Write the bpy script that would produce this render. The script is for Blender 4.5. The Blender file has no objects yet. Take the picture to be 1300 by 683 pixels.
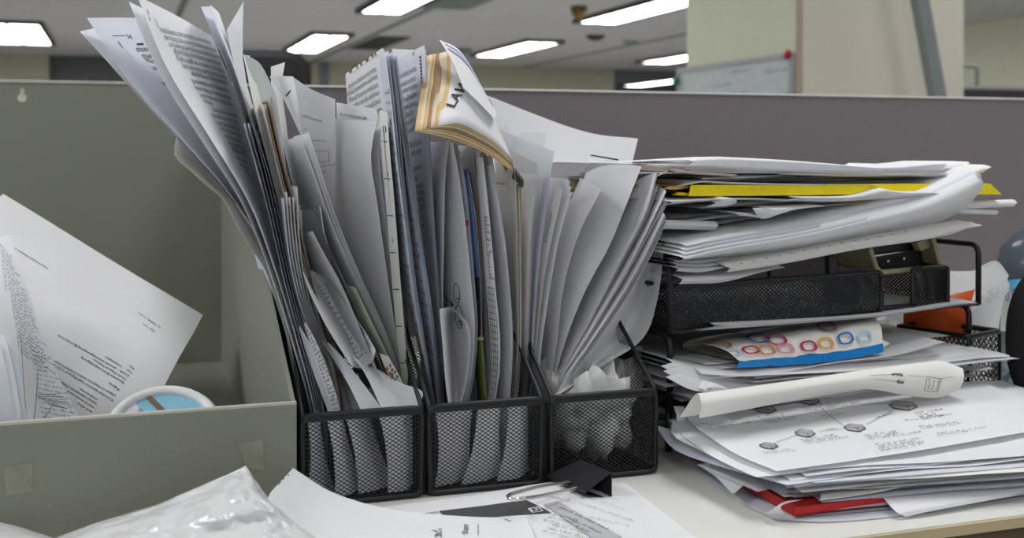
import bpy, bmesh, math, random
from mathutils import Vector, Matrix, noise

random.seed(7)
SC = bpy.context.scene
COL = SC.collection
PI = math.pi

# ---------------------------------------------------------------- camera, world, lights, exposure
F_PX = 1450.0
CAM_Z = 0.992
DESK_Z = 0.74
YAW = math.radians(19.0)
SN, CS = 0.32557, 0.94552
cam = bpy.data.cameras.new('camera')
cam.sensor_width = 36.0
cam.lens = F_PX / 1300 * 36
cam.shift_y = -(341.5 - 190.0) / 1300
cam.clip_start = 0.02
cam.dof.use_dof = True
cam.dof.focus_distance = 0.90
cam.dof.aperture_fstop = 9.0
cam_o = bpy.data.objects.new('camera', cam)
cam_o.location = (0, 0, CAM_Z)
cam_o.rotation_euler = (PI / 2, 0, -YAW)
COL.objects.link(cam_o)
SC.camera = cam_o

world = bpy.data.worlds.new('office_air')
SC.world = world
world.use_nodes = True
world.node_tree.nodes['Background'].inputs[0].default_value = (0.93, 0.965, 1.0, 1)
world.node_tree.nodes['Background'].inputs[1].default_value = 0.75

def area(name, loc, rot, sx, sy, power, col=(0.985, 0.99, 1.0)):
    l = bpy.data.lights.new(name, 'AREA')
    l.shape = 'RECTANGLE'; l.size = sx; l.size_y = sy
    l.energy = power; l.color = col
    o = bpy.data.objects.new(name, l)
    o.location = loc; o.rotation_euler = rot
    COL.objects.link(o)
    return o
CEIL_Z = 2.492
# area lights for unseen ceiling lamps, added and placed to light the papers
for i, (x, y, pw) in enumerate([(-1.6, 1.0, 40), (0.9, 0.95, 20), (-0.8, -1.6, 19), (1.2, -1.6, 13), (2.8, 1.2, 10), (-2.6, 1.8, 9), (0.4, 3.0, 8), (3.6, 3.0, 12)]):
    area('ceiling_fill', (x, y, CEIL_Z - 0.03), (0, 0, 0), 0.6, 1.2, pw)
# area lights added under the ceiling to brighten the far office
for i, (x, y) in enumerate([(-2, 6), (2, 6.5), (6, 6), (-4, 10), (0.5, 10), (5, 10), (-3, 15), (2, 15), (7, 15), (3, 23), (9, 24), (6, 30)]):
    area('ceiling_fill', (x, y, CEIL_Z - 0.06), (0, 0, 0), 0.6, 2.4, 66)

SC.view_settings.view_transform = 'Standard'
SC.view_settings.look = 'None'
SC.view_settings.gamma = 1
SC.view_settings.exposure = 0.0
SC.view_settings.use_curve_mapping = False

# ---------------------------------------------------------------- helpers: places
def P(u, v, y):
    """the point seen at (u, v) that lies at world depth y"""
    k = (u - 650.0) / F_PX
    Y = y / (CS - SN * k)
    X = k * Y
    return Vector((X * CS + Y * SN, y, CAM_Z - (v - 190.0) / F_PX * Y))

def D(u, v, h=0.0):
    """the point seen at (u, v) that lies h above the desk"""
    Y = (CAM_Z - DESK_Z - h) * F_PX / (v - 190.0)
    X = (u - 650.0) / F_PX * Y
    return Vector((X * CS + Y * SN, -X * SN + Y * CS, DESK_Z + h))

def Q(u, v, Y):
    X = (u - 650.0) / F_PX * Y
    return Vector((X * CS + Y * SN, -X * SN + Y * CS, CAM_Z - (v - 190.0) / F_PX * Y))

# ---------------------------------------------------------------- helpers: materials
MATS = {}
def srgb(r, g, b):
    f = lambda c: (c / 255 / 12.92) if c / 255 <= 0.04045 else ((c / 255 + 0.055) / 1.055) ** 2.4
    return (f(r), f(g), f(b), 1)

def mat(name, col, rough=0.6, metal=0.0, noise_amt=0.06, noise_scale=30, bump=0.0, bump_scale=200, spec=0.4, trans=0.0, coat=0.0, emit=None, emit_s=0, alpha_mix=0.0):
    if name in MATS: return MATS[name]
    m = bpy.data.materials.new(name); m.use_nodes = True
    nt = m.node_tree; b = nt.nodes['Principled BSDF']
    b.inputs['Roughness'].default_value = rough
    b.inputs['Metallic'].default_value = metal
    b.inputs['Specular IOR Level'].default_value = spec
    b.inputs['Coat Weight'].default_value = coat
    tc = nt.nodes.new('ShaderNodeTexCoord')
    nz = nt.nodes.new('ShaderNodeTexNoise'); nz.inputs['Scale'].default_value = noise_scale; nz.inputs['Detail'].default_value = 4
    nt.links.new(tc.outputs['Object'], nz.inputs['Vector'])
    rp = nt.nodes.new('ShaderNodeValToRGB')
    rp.color_ramp.elements[0].position = 0.3; rp.color_ramp.elements[1].position = 0.7
    rp.color_ramp.elements[0].color = tuple(c * (1 - noise_amt) for c in col[:3]) + (1,)
    rp.color_ramp.elements[1].color = tuple(min(1, c * (1 + noise_amt)) for c in col[:3]) + (1,)
    nt.links.new(nz.outputs['Fac'], rp.inputs['Fac'])
    nt.links.new(rp.outputs['Color'], b.inputs['Base Color'])
    if bump:
        n2 = nt.nodes.new('ShaderNodeTexNoise'); n2.inputs['Scale'].default_value = bump_scale; n2.inputs['Detail'].default_value = 3
        nt.links.new(tc.outputs['Object'], n2.inputs['Vector'])
        bp = nt.nodes.new('ShaderNodeBump'); bp.inputs['Strength'].default_value = bump; bp.inputs['Distance'].default_value = 0.002
        nt.links.new(n2.outputs['Fac'], bp.inputs['Height']); nt.links.new(bp.outputs['Normal'], b.inputs['Normal'])
    if emit:
        b.inputs['Emission Color'].default_value = emit; b.inputs['Emission Strength'].default_value = emit_s
    out = nt.nodes['Material Output']; last = b.outputs['BSDF']
    if trans:
        t = nt.nodes.new('ShaderNodeBsdfTranslucent'); nt.links.new(rp.outputs['Color'], t.inputs['Color'])
        mx = nt.nodes.new('ShaderNodeMixShader'); mx.inputs['Fac'].default_value = trans
        nt.links.new(last, mx.inputs[1]); nt.links.new(t.outputs[0], mx.inputs[2]); last = mx.outputs[0]
    if alpha_mix:
        t = nt.nodes.new('ShaderNodeBsdfTransparent')
        mx = nt.nodes.new('ShaderNodeMixShader'); mx.inputs['Fac'].default_value = alpha_mix
        nt.links.new(last, mx.inputs[1]); nt.links.new(t.outputs[0], mx.inputs[2]); last = mx.outputs[0]
    nt.links.new(last, out.inputs['Surface'])
    MATS[name] = m
    return m

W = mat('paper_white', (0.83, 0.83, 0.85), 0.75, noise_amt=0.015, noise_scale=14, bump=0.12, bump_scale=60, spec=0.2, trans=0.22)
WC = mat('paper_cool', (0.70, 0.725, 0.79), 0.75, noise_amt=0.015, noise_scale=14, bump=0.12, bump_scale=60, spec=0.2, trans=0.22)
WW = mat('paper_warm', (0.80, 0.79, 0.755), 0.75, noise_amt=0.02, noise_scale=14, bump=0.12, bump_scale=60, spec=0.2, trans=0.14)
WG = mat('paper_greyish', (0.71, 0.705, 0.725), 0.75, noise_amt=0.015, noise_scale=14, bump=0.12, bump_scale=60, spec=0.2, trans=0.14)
CREAM = mat('paper_cream', (0.72, 0.63, 0.46), 0.75, noise_amt=0.04, spec=0.2, trans=0.1)
TAN = mat('paper_tan', (0.62, 0.43, 0.20), 0.8, noise_amt=0.08, noise_scale=60, spec=0.2)
BROWN = mat('paper_brown', (0.33, 0.22, 0.13), 0.8, spec=0.2)
INK = mat('black_ink', (0.03, 0.03, 0.035), 0.7, spec=0.2)
INKG = mat('grey_ink', (0.16, 0.16, 0.18), 0.7, spec=0.2)
INKL = mat('pale_ink', (0.42, 0.42, 0.44), 0.7, spec=0.2)
INKB = mat('blue_ink', (0.13, 0.16, 0.38), 0.7, spec=0.2)
BLACK = mat('black_mesh_metal', (0.012, 0.012, 0.013), 0.42, 0.3, spec=0.5)
BLACKP = mat('black_plastic', (0.015, 0.015, 0.017), 0.5, bump=0.2, bump_scale=500)
STEEL = mat('bright_steel', (0.72, 0.70, 0.66), 0.22, 1.0)
GREEN = mat('grey_green_metal', srgb(128, 130, 119), 0.55, 0.0, noise_amt=0.03, noise_scale=6, bump=0.03, bump_scale=300, spec=0.3)
GREENE = mat('pale_sheet_edge', srgb(178, 177, 166), 0.6)
YELLOW = mat('yellow_card', srgb(238, 215, 5), 0.55, noise_amt=0.05, noise_scale=120, bump=0.1, bump_scale=400)
RED = mat('red_card', srgb(176, 24, 26), 0.45, noise_amt=0.05)
BLUE = mat('blue_card', srgb(78, 98, 142), 0.45)
NAVY = mat('navy_plastic', srgb(18, 30, 82), 0.35)
CYAN = mat('cyan_plastic', srgb(92, 178, 214), 0.4)
LBLUE = mat('light_blue_paper', srgb(140, 190, 215), 0.5)
ORANGE = mat('orange_plastic', srgb(205, 84, 28), 0.4)
OLIVE = mat('olive_card', srgb(92, 104, 30), 0.6)
BEIGE = mat('beige_plastic', srgb(146, 140, 112), 0.5, noise_amt=0.05)

# ---------------------------------------------------------------- helpers: objects
def tag(o, label=None, cat=None, group=None, kind=None):
    if label: o['label'] = label
    if cat: o['category'] = cat
    if group: o['group'] = group
    if kind: o['kind'] = kind
    return o

def empty(name, loc, label=None, cat=None, group=None, kind=None):
    o = bpy.data.objects.new(name, None); COL.objects.link(o)
    o.location = loc; o.empty_display_size = 0.02
    return tag(o, label, cat, group, kind)

def origin_of(o):
    v = Vector((0, 0, 0))
    while o is not None:
        v = v + Vector(o.location); o = o.parent
    return v

def obj(name, vf, material, parent=None, smooth=True, loc=None):
    """one mesh object; vf = (verts, faces) in world metres"""
    verts, faces = vf
    if parent is not None:
        base = origin_of(parent); l = Vector((0, 0, 0))
    else:
        if loc is None:
            n = len(verts)
            loc = Vector((sum(v[0] for v in verts) / n, sum(v[1] for v in verts) / n, min(v[2] for v in verts)))
        base = Vector(loc); l = base
    me = bpy.data.meshes.new(name)
    me.from_pydata([tuple(Vector(v) - base) for v in verts], [], faces)
    me.update()
    if smooth:
        me.polygons.foreach_set('use_smooth', [True] * len(me.polygons))
    o = bpy.data.objects.new(name, me); COL.objects.link(o)
    o.location = l; o.parent = parent
    if isinstance(material, (list, tuple)):
        for m in material: me.materials.append(m)
    else:
        me.materials.append(material)
    return o

class MB:
    """collects simple solids into one mesh"""
    def __init__(self): self.v = []; self.f = []
    def add(self, vs, fs):
        n = len(self.v); self.v += [Vector(p) for p in vs]; self.f += [tuple(i + n for i in f) for f in fs]
        return self
    def box8(self, c):
        return self.add(c, [(0, 3, 2, 1), (4, 5, 6, 7), (0, 1, 5, 4), (1, 2, 6, 5), (2, 3, 7, 6), (3, 0, 4, 7)])
    def box(self, lo, hi, M=None):
        x0, y0, z0 = lo; x1, y1, z1 = hi
        c = [Vector(p) for p in ((x0, y0, z0), (x1, y0, z0), (x1, y1, z0), (x0, y1, z0), (x0, y0, z1), (x1, y0, z1), (x1, y1, z1), (x0, y1, z1))]
        if M is not None: c = [M @ p for p in c]
        return self.box8(c)
    def tube(self, pts, r, n=8, closed=False):
        pts = [Vector(p) for p in pts]; m = len(pts); rings = []
        up = Vector((0, 0, 1))
        for i, p in enumerate(pts):
            a = pts[(i - 1) % m] if (closed or i > 0) else pts[i]
            b = pts[(i + 1) % m] if (closed or i < m - 1) else pts[i]
            d = (b - a).normalized()
            ref = up if abs(d.dot(up)) < 0.95 else Vector((0, 1, 0))
            s = d.cross(ref).normalized(); t = s.cross(d).normalized()
            if rings and s.dot(ls) < 0 and abs(s.dot(ls)) > 0.5: s = -s; t = -t
            ls = s
            rr = r[i] if isinstance(r, (list, tuple)) else r
            rings.append([p + (s * math.cos(2 * PI * k / n) + t * math.sin(2 * PI * k / n)) * rr for k in range(n)])
        vs = [q for g in rings for q in g]; fs = []
        mm = m if closed else m - 1
        for i in range(mm):
            for k in range(n):
                fs.append((i * n + k, i * n + (k + 1) % n, ((i + 1) % m) * n + (k + 1) % n, ((i + 1) % m) * n + k))
        if not closed:
            fs.append(tuple(range(n))[::-1]); fs.append(tuple((m - 1) * n + k for k in range(n)))
        return self.add(vs, fs)
    def strip(self, p, q, w, nrm):
        p = Vector(p); q = Vector(q); s = (q - p).cross(nrm)
        if s.length < 1e-9: return self
        s = s.normalized() * (w / 2)
        return self.add([p - s, q - s, q + s, p + s], [(0, 1, 2, 3)])
    def vf(self): return (self.v, self.f)

def rounded(pts, r, seg=4, closed=False):
    """polyline with rounded corners"""
    pts = [Vector(p) for p in pts]; out = []; n = len(pts)
    for i, p in enumerate(pts):
        if not closed and i in (0, n - 1): out.append(p); continue
        a = pts[(i - 1) % n]; b = pts[(i + 1) % n]
        da = (a - p); db = (b - p); rr = min(r, da.length / 2, db.length / 2)
        s = p + da.normalized() * rr; e = p + db.normalized() * rr
        for k in range(seg + 1):
            t = k / seg; out.append(s * (1 - t) ** 2 + p * 2 * t * (1 - t) + e * t * t)
    return out

def cr(p, t):
    """Catmull-Rom through the list p at t in 0..1"""
    n = len(p)
    if n == 1: return p[0]
    if n == 2: return p[0] * (1 - t) + p[1] * t
    x = min(max(t, 0), 1) * (n - 1); i = min(int(x), n - 2); f = x - i
    p1 = p[i]; p2 = p[i + 1]
    p0 = p[i - 1] if i > 0 else p1 * 2 - p2
    p3 = p[i + 2] if i + 2 < n else p2 * 2 - p1
    return 0.5 * ((2 * p1) + (p2 - p0) * f + (2 * p0 - 5 * p1 + 4 * p2 - p3) * f * f + (3 * p1 - p0 - 3 * p2 + p3) * f * f * f)

def resample(p, n):
    """n points evenly spaced along the smooth curve through p"""
    p = [Vector(q) for q in p]
    m = 60; d = [cr(p, i / m) for i in range(m + 1)]
    L = [0]
    for i in range(m): L.append(L[-1] + (d[i + 1] - d[i]).length)
    out = []; j = 0
    for k in range(n):
        s = L[-1] * k / (n - 1)
        while j < m - 1 and L[j + 1] < s: j += 1
        seg = L[j + 1] - L[j]; f = 0 if seg < 1e-9 else (s - L[j]) / seg
        out.append(d[j].lerp(d[j + 1], min(max(f, 0), 1)))
    return out

class Surf:
    """smooth sheet through a grid of points: rows run along t, columns along s"""
    def __init__(self, grid): self.g = [[Vector(p) for p in r] for r in grid]
    def at(self, s, t):
        return cr([cr(r, s) for r in self.g], t)
    def normal(self, s, t):
        e = 0.01
        a = self.at(min(s + e, 1), t) - self.at(max(s - e, 0), t); b = self.at(s, min(t + e, 1)) - self.at(s, max(t - e, 0))
        n = a.cross(b)
        return n.normalized() if n.length > 1e-12 else Vector((0, 0, 1))
    def size(self):
        L = lambda f: sum((f((i + 1) / 10) - f(i / 10)).length for i in range(10))
        return L(lambda x: self.at(x, 0.5)), L(lambda x: self.at(0.5, x))
    def mesh(self, ns=8, nt=14, off=Vector((0, 0, 0)), wob=0.0, seed=0.0):
        vs = []; fs = []
        for j in range(nt + 1):
            row = [cr(r, j / nt) for r in zip(*[[cr(r, i / ns) for i in range(ns + 1)] for r in self.g])]
            for i, p in enumerate(row):
                if wob:
                    p = p + Vector((noise.noise(p * 14 + Vector((seed, 0, 0))), noise.noise(p * 14 + Vector((0, seed, 3))), noise.noise(p * 14 + Vector((0, 5, seed))))) * wob
                vs.append(p + off)
        for j in range(nt):
            for i in range(ns):
                a = j * (ns + 1) + i; fs.append((a, a + 1, a + ns + 2, a + ns + 1))
        return vs, fs
    def mb(self, *a, **k):
        v, f = self.mesh(*a, **k); m = MB(); m.add(v, f); return m

def solid(surf, ns, nt, th, off=Vector((0, 0, 0))):
    """the sheet given a thickness th downwards along its normal"""
    v, f = surf.mesh(ns, nt, off); n = len(v); lo = []
    for j in range(nt + 1):
        for i in range(ns + 1):
            lo.append(v[j * (ns + 1) + i] - surf.normal(i / ns, j / nt) * th)
    fs = list(f) + [tuple(i + n for i in q[::-1]) for q in f]
    w = ns + 1
    for i in range(ns):
        fs.append((i, i + n, i + 1 + n, i + 1)); a = nt * w + i; fs.append((a, a + 1, a + 1 + n, a + n))
    for j in range(nt):
        a = j * w; fs.append((a, a + w, a + w + n, a + n)); a = j * w + ns; fs.append((a, a + n, a + w + n, a + w))
    return v + lo, fs

# ---------------------------------------------------------------- helpers: writing
CAMP = Vector((0, 0, CAM_Z))
_txt = {}
def glyphs(body, res=1, bold=False):
    key = (body, res, bold)
    if key not in _txt:
        c = bpy.data.curves.new('line', 'FONT'); c.body = body; c.resolution_u = res; c.size = 1
        if bold: c.offset = 0.012
        o = bpy.data.objects.new('line', c); COL.objects.link(o)
        bpy.context.view_layer.update()
        me = bpy.data.meshes.new_from_object(o.evaluated_get(bpy.context.evaluated_depsgraph_get()))
        _txt[key] = ([(v.co.x, v.co.y) for v in me.vertices], [tuple(p.vertices) for p in me.polygons])
        bpy.data.objects.remove(o); bpy.data.meshes.remove(me); bpy.data.curves.remove(c)
    return _txt[key]

class Page:
    """flat print gathered in page metres (x right, y up, origin at the page's lower left), then laid on a sheet"""
    def __init__(self): self.v = []; self.f = []
    def poly(self, pts):
        n = len(self.v); self.v += [tuple(p) for p in pts]; self.f.append(tuple(range(n, n + len(pts)))); return self
    def text(self, body, x, y, size, rot=0.0, sx=1.0, bold=False, fit=None):
        v, f = glyphs(body, 1, bold); n = len(self.v); c, s = math.cos(rot), math.sin(rot)
        if fit and v:
            sx = fit / (max(p[0] for p in v) * size)
        for a, b in v:
            a *= size * sx; b *= size; self.v.append((x + a * c - b * s, y + a * s + b * c))
        self.f += [tuple(i + n for i in q) for q in f]; return self
    def rect(self, x0, y0, x1, y1, n=1):
        for k in range(n):
            a = x0 + (x1 - x0) * k / n; b = x0 + (x1 - x0) * (k + 1) / n
            self.poly([(a, y0), (b, y0), (b, y1), (a, y1)])
        return self
    def line(self, x0, y0, x1, y1, w=0.0004, n=3):
        d = math.hypot(x1 - x0, y1 - y0); nx, ny = -(y1 - y0) / d * w / 2, (x1 - x0) / d * w / 2
        for k in range(n):
            a, b = k / n, (k + 1) / n
            p = (x0 + (x1 - x0) * a, y0 + (y1 - y0) * a); q = (x0 + (x1 - x0) * b, y0 + (y1 - y0) * b)
            self.poly([(p[0] - nx, p[1] - ny), (q[0] - nx, q[1] - ny), (q[0] + nx, q[1] + ny), (p[0] + nx, p[1] + ny)])
        return self
    def ring(self, cx, cy, rx, ry, w, n=16, rot=0, sq=2.0):
        pts = []
        for k in range(n):
            a = 2 * PI * k / n; c, s = math.cos(a), math.sin(a)
            m = (abs(c) ** sq + abs(s) ** sq) ** (-1 / sq)
            pts.append((c * m, s * m))
        cr_, sr_ = math.cos(rot), math.sin(rot)
        f = lambda p, o: (cx + (p[0] * (rx + o)) * cr_ - (p[1] * (ry + o)) * sr_, cy + (p[0] * (rx + o)) * sr_ + (p[1] * (ry + o)) * cr_)
        for k in range(n):
            a, b = pts[k], pts[(k + 1) % n]
            self.poly([f(a, -w / 2), f(b, -w / 2), f(b, w / 2), f(a, w / 2)])
        return self
    def scrawl(self, x0, y0, w, n, lh, rnd, size=0.0022, fill=0.8):
        """lines of tiny strokes too small to read"""
        for i in range(n):
            x = x0; y = y0 - i * lh; end = x0 + w * rnd.uniform(fill, 1)
            while x < end:
                k = rnd.randint(2, 7)
                for _ in range(k):
                    h = size * rnd.uniform(0.5, 1.0); ww = size * rnd.uniform(0.2, 0.5)
                    self.poly([(x, y), (x + ww, y), (x + ww, y + h * 0.45), (x, y + h * 0.45)] if rnd.random() < 0.4 else [(x, y), (x + size * 0.24, y), (x + size * 0.24, y + h), (x, y + h)])
                    x += size * 0.62
                x += size * 0.7
        return self
    def put(self, surf, material, parent, flip_s=False, flip_t=False, swap=False, w=None, h=None, name='print', lift=0.0005, keep=True):
        W0, H0 = surf.size()
        if swap: W0, H0 = H0, W0
        w = w or W0; h = h or H0
        vs = []; inside = []
        for x, y in self.v:
            a = x / w; b = y / h
            inside.append(-0.001 <= a <= 1.001 and -0.001 <= b <= 1.001)
            a = min(max(a, 0), 1); b = min(max(b, 0), 1)
            if flip_s: a = 1 - a
            if flip_t: b = 1 - b
            s, t = (b, a) if swap else (a, b)
            p = surf.at(s, t); n = surf.normal(s, t)
            if n.dot(CAMP - p) < 0: n = -n
            vs.append(p + n * lift)
        fs = [q for q in self.f if all(inside[i] for i in q)]
        used = sorted({i for q in fs for i in q}); ix = {i: k for k, i in enumerate(used)}
        if not used: return None
        o = obj(name, ([vs[i] for i in used], [tuple(ix[i] for i in q) for q in fs]), material, parent, smooth=False)
        if name in ('print', 'handwriting', 'punched_holes', 'strip_pattern'): o['kind'] = 'stuff'
        return o

# ---------------------------------------------------------------- helpers: wire mesh
def lattice(mb, O, ex, ey, poly, px, py, w, nrm=None):
    """diamond mesh clipped to a convex polygon given in (ex, ey) metres"""
    ex = Vector(ex).normalized(); ey = Vector(ey).normalized(); O = Vector(O); nrm = ex.cross(ey)
    xs = [p[0] for p in poly]; ys = [p[1] for p in poly]
    def clip(p, d):
        t0, t1 = -1e9, 1e9; n = len(poly)
        area2 = sum(poly[i][0] * poly[(i + 1) % n][1] - poly[(i + 1) % n][0] * poly[i][1] for i in range(n))
        sg = 1 if area2 > 0 else -1
        for i in range(n):
            a = poly[i]; b = poly[(i + 1) % n]
            nx, ny = -(b[1] - a[1]) * sg, (b[0] - a[0]) * sg
            den = nx * d[0] + ny * d[1]; num = nx * (p[0] - a[0]) + ny * (p[1] - a[1])
            if abs(den) < 1e-12:
                if num < 0: return None
            else:
                t = -num / den
                if den > 0: t0 = max(t0, t)
                else: t1 = min(t1, t)
        return (t0, t1) if t1 - t0 > 1e-5 else None
    hh = max(ys) - min(ys)
    for sg in (1, -1):
        d = (px / 2, sg * py / 2)
        run = hh * px / py
        x = min(xs) - run
        while x < max(xs) + run:
            p = (x, min(ys))
            c = clip(p, d)
            if c:
                a = O + ex * (p[0] + d[0] * c[0]) + ey * (p[1] + d[1] * c[0])
                b = O + ex * (p[0] + d[0] * c[1]) + ey * (p[1] + d[1] * c[1])
                mb.strip(a, b, w, nrm)
            x += px
    return mb

# ================================================================ helpers for print placed where the photo shows it
def proj(p):
    d = Vector(p) - CAMP
    X = d.x * CS - d.y * SN; Y = d.x * SN + d.y * CS
    return 650 + F_PX * X / Y, 190 - F_PX * d.z / Y
class Finder:
    def __init__(self, surf, n=50, tmax=1.0):
        self.s = surf; self.W, self.H = surf.size()
        self.tab = []
        for j in range(n + 1):
            row = [cr(r, j / n) for r in zip(*[[cr(r, i / n) for i in range(n + 1)] for r in surf.g])]
            self.tab += [(proj(p), i / n, j / n) for i, p in enumerate(row)]
        self.tab = [q for q in self.tab if q[2] <= tmax]
        self.n = n
    def xy(self, u, v):
        b = sorted(self.tab, key=lambda q: (q[0][0] - u) ** 2 + (q[0][1] - v) ** 2)[0]
        s, t = b[1], b[2]
        for _ in range(6):
            e = 0.004; p = proj(self.s.at(s, t))
            ds = proj(self.s.at(s + e, t)) if s + e <= 1 else p; dt = proj(self.s.at(s, t + e)) if t + e <= 1 else p
            a, b_, c, d = (ds[0] - p[0]) / e, (dt[0] - p[0]) / e, (ds[1] - p[1]) / e, (dt[1] - p[1]) / e
            det = a * d - b_ * c
            if abs(det) < 1e-9: break
            du, dv = u - p[0], v - p[1]
            s = min(max(s + (d * du - b_ * dv) / det, 0), 1); t = min(max(t + (a * dv - c * du) / det, 0), 1)
        return s * self.W, t * self.H
    def text(self, pg, body, a, b, size, bold=False):
        p = self.xy(*a); q = self.xy(*b); L = math.hypot(q[0] - p[0], q[1] - p[1])
        pg.text(body, p[0], p[1], size, rot=math.atan2(q[1] - p[1], q[0] - p[0]), fit=L, bold=bold)
    def lines(self, pg, a, b, n, gap, size, rnd):
        """n unreadable lines, the first running from pixel a to pixel b"""
        p = self.xy(*a); q = self.xy(*b); L = math.hypot(q[0] - p[0], q[1] - p[1]); r = math.atan2(q[1] - p[1], q[0] - p[0])
        t = Page(); t.scrawl(0, 0, L, n, gap, rnd, size, 0.75); c, s = math.cos(r), math.sin(r); k = len(pg.v)
        pg.v += [(p[0] + x * c - y * s, p[1] + x * s + y * c) for x, y in t.v]; pg.f += [tuple(i + k for i in f) for f in t.f]
    def thai(self, pg, rows, size, n=4, bold=False):
        for u0, v0, u1, v1 in rows:
            p = self.xy(u0, v0); q = self.xy(u1, v1); k = max(1, round(math.hypot(q[0] - p[0], q[1] - p[1]) / (size * 6.2)))
            self.text(pg, thai_line(k), (u0, v0), (u1, v1), size, bold)
    def poly(self, pg, pts): pg.poly([self.xy(*p) for p in pts])
    def line(self, pg, a, b, w): p = self.xy(*a); q = self.xy(*b); pg.line(p[0], p[1], q[0], q[1], w)


# ================================================================ the setting
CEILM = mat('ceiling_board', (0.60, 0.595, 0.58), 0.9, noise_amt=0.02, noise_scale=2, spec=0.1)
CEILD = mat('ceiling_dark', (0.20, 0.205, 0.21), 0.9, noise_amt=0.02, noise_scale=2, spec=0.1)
WALLB = mat('wall_beige', srgb(190, 187, 165), 0.9, noise_amt=0.02, noise_scale=3, spec=0.1)
WALLY = mat('wall_green_cream', srgb(226, 228, 204), 0.9, noise_amt=0.02, noise_scale=3, spec=0.1)
WALLP = mat('wall_warm_white', srgb(228, 222, 207), 0.9, noise_amt=0.02, noise_scale=3, spec=0.1)
WALLG = mat('wall_grey', srgb(120, 121, 121), 0.9, noise_amt=0.02, noise_scale=3, spec=0.1)
FLOORM = mat('floor_carpet', (0.32, 0.32, 0.325), 0.95, noise_amt=0.2, noise_scale=90, bump=0.3, bump_scale=300, spec=0.1)
FABRIC = mat('partition_fabric', srgb(118, 112, 114), 0.95, noise_amt=0.05, noise_scale=350, bump=0.25, bump_scale=900, spec=0.1)
TRIMW = mat('white_trim', srgb(214, 213, 207), 0.5)
DESKM = mat('desk_laminate', srgb(216, 216, 210), 0.38, noise_amt=0.012, noise_scale=5, spec=0.35)
DESKE = mat('desk_edge_band', srgb(196, 180, 142), 0.5, noise_amt=0.08, noise_scale=40)
DARKG = mat('dark_grille', (0.055, 0.055, 0.055), 0.7)
GREYM = mat('grey_metal', srgb(140, 148, 146), 0.5)
LAMP = mat('lamp_diffuser', (0.9, 0.9, 0.9), 0.5, emit=(1.0, 0.985, 0.96, 1), emit_s=9)

def box_obj(name, lo, hi, m, parent=None, smooth=False):
    b = MB(); b.box(lo, hi); return obj(name, b.vf(), m, parent, smooth=smooth)

tag(box_obj('floor', (-9, -4, -0.1), (21, 42, 0), FLOORM), kind='structure')
tag(box_obj('ceiling', (-9, -4, CEIL_Z), (21, 19.5, CEIL_Z + 0.1), CEILM), kind='structure')
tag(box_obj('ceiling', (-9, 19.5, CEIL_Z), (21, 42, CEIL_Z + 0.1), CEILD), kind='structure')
xa = P(62, 100, 19.5).x; xb = P(780, 100, 19.5).x; xc = P(396, 100, 19.5).x
tag(box_obj('wall_back_left', (-9, 19.5, 0), (xa, 19.7, CEIL_Z), WALLB), kind='structure')
tag(box_obj('wall_back_recess', (xa, 19.9, 0), (xc, 20.1, CEIL_Z), WALLG), kind='structure')
tag(box_obj('wall_back', (xc, 19.5, 0), (xb, 19.7, CEIL_Z), WALLB), kind='structure')
tag(box_obj('wall_far', (-9, 40, 0), (21, 40.2, CEIL_Z), WALLG), kind='structure')
tag(box_obj('wall_right', (9.6, -4, 0), (9.8, 14, CEIL_Z), WALLY), kind='structure')
tag(box_obj('wall_far_right', (20.8, 14, 0), (21, 42, CEIL_Z), WALLG), kind='structure')
tag(box_obj('wall_left', (-9.2, -4, 0), (-9, 42, CEIL_Z), WALLB), kind='structure')
x0 = P(407, 90, 19.46).x; x1 = P(417, 90, 19.46).x
tag(box_obj('trim_1', (x0, 19.44, 0), (x1, 19.5, CEIL_Z), mat('blue_grey_paint', srgb(120, 128, 136), 0.7)), kind='structure')
# pillar
PX0, PX1, PY0, PY1 = 2.246, 2.96, 3.457, 4.277
m = MB(); m.box((PX0, PY0, 0), (PX1, PY1, CEIL_Z))
pil = obj('wall_pillar', m.vf(), [WALLP, WALLY], smooth=False); tag(pil, kind='structure')
pil.data.polygons[5].material_index = 1
tag(box_obj('trim_2', (PX0 - 0.004, PY0 - 0.004, 0), (PX0 + 0.02, PY0 + 0.002, CEIL_Z), mat('pale_brown_paint', srgb(186, 170, 154), 0.7)), kind='structure')

# ceiling lamps that can be seen far off over the partition
def ceil_pt(u, v):
    Y = (CEIL_Z - CAM_Z) * F_PX / (190.0 - v); X = (u - 650.0) / F_PX * Y
    return Vector((X * CS + Y * SN, -X * SN + Y * CS, CEIL_Z))
def ceiling_light(near, far, wpx, label):
    a = ceil_pt(*near); b = ceil_pt(*far); cx = (a.x + b.x) / 2
    w = wpx / F_PX * (CEIL_Z - CAM_Z) * F_PX / (190.0 - near[1]) * CS / 2
    t = empty('ceiling_light', (cx, (a.y + b.y) / 2, CEIL_Z - 0.05), label, 'ceiling light', 'ceiling lights over the office')
    e = 0.05; z0, z1 = CEIL_Z - 0.05, CEIL_Z - 0.002
    m = MB()
    m.box((cx - w - e, a.y - e, z0), (cx - w, b.y + e, z1)); m.box((cx + w, a.y - e, z0), (cx + w + e, b.y + e, z1))
    m.box((cx - w, a.y - e, z0), (cx + w, a.y, z1)); m.box((cx - w, b.y, z0), (cx + w, b.y + e, z1))
    obj('lamp_frame', m.vf(), DARKG, t, smooth=False)
    for s0, s1 in ((-w, -0.02), (0.02, w)):
        box_obj('diffuser', (cx + s0, a.y, z0 + 0.012), (cx + s1, b.y, z1), LAMP, t)
    box_obj('divider', (cx - 0.02, a.y, z0 + 0.01), (cx + 0.02, b.y, z1), TRIMW, t)
ceiling_light((680, 50), (629, 69), 47, 'slanting white ceiling lamp above the middle of the far beige wall')
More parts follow.
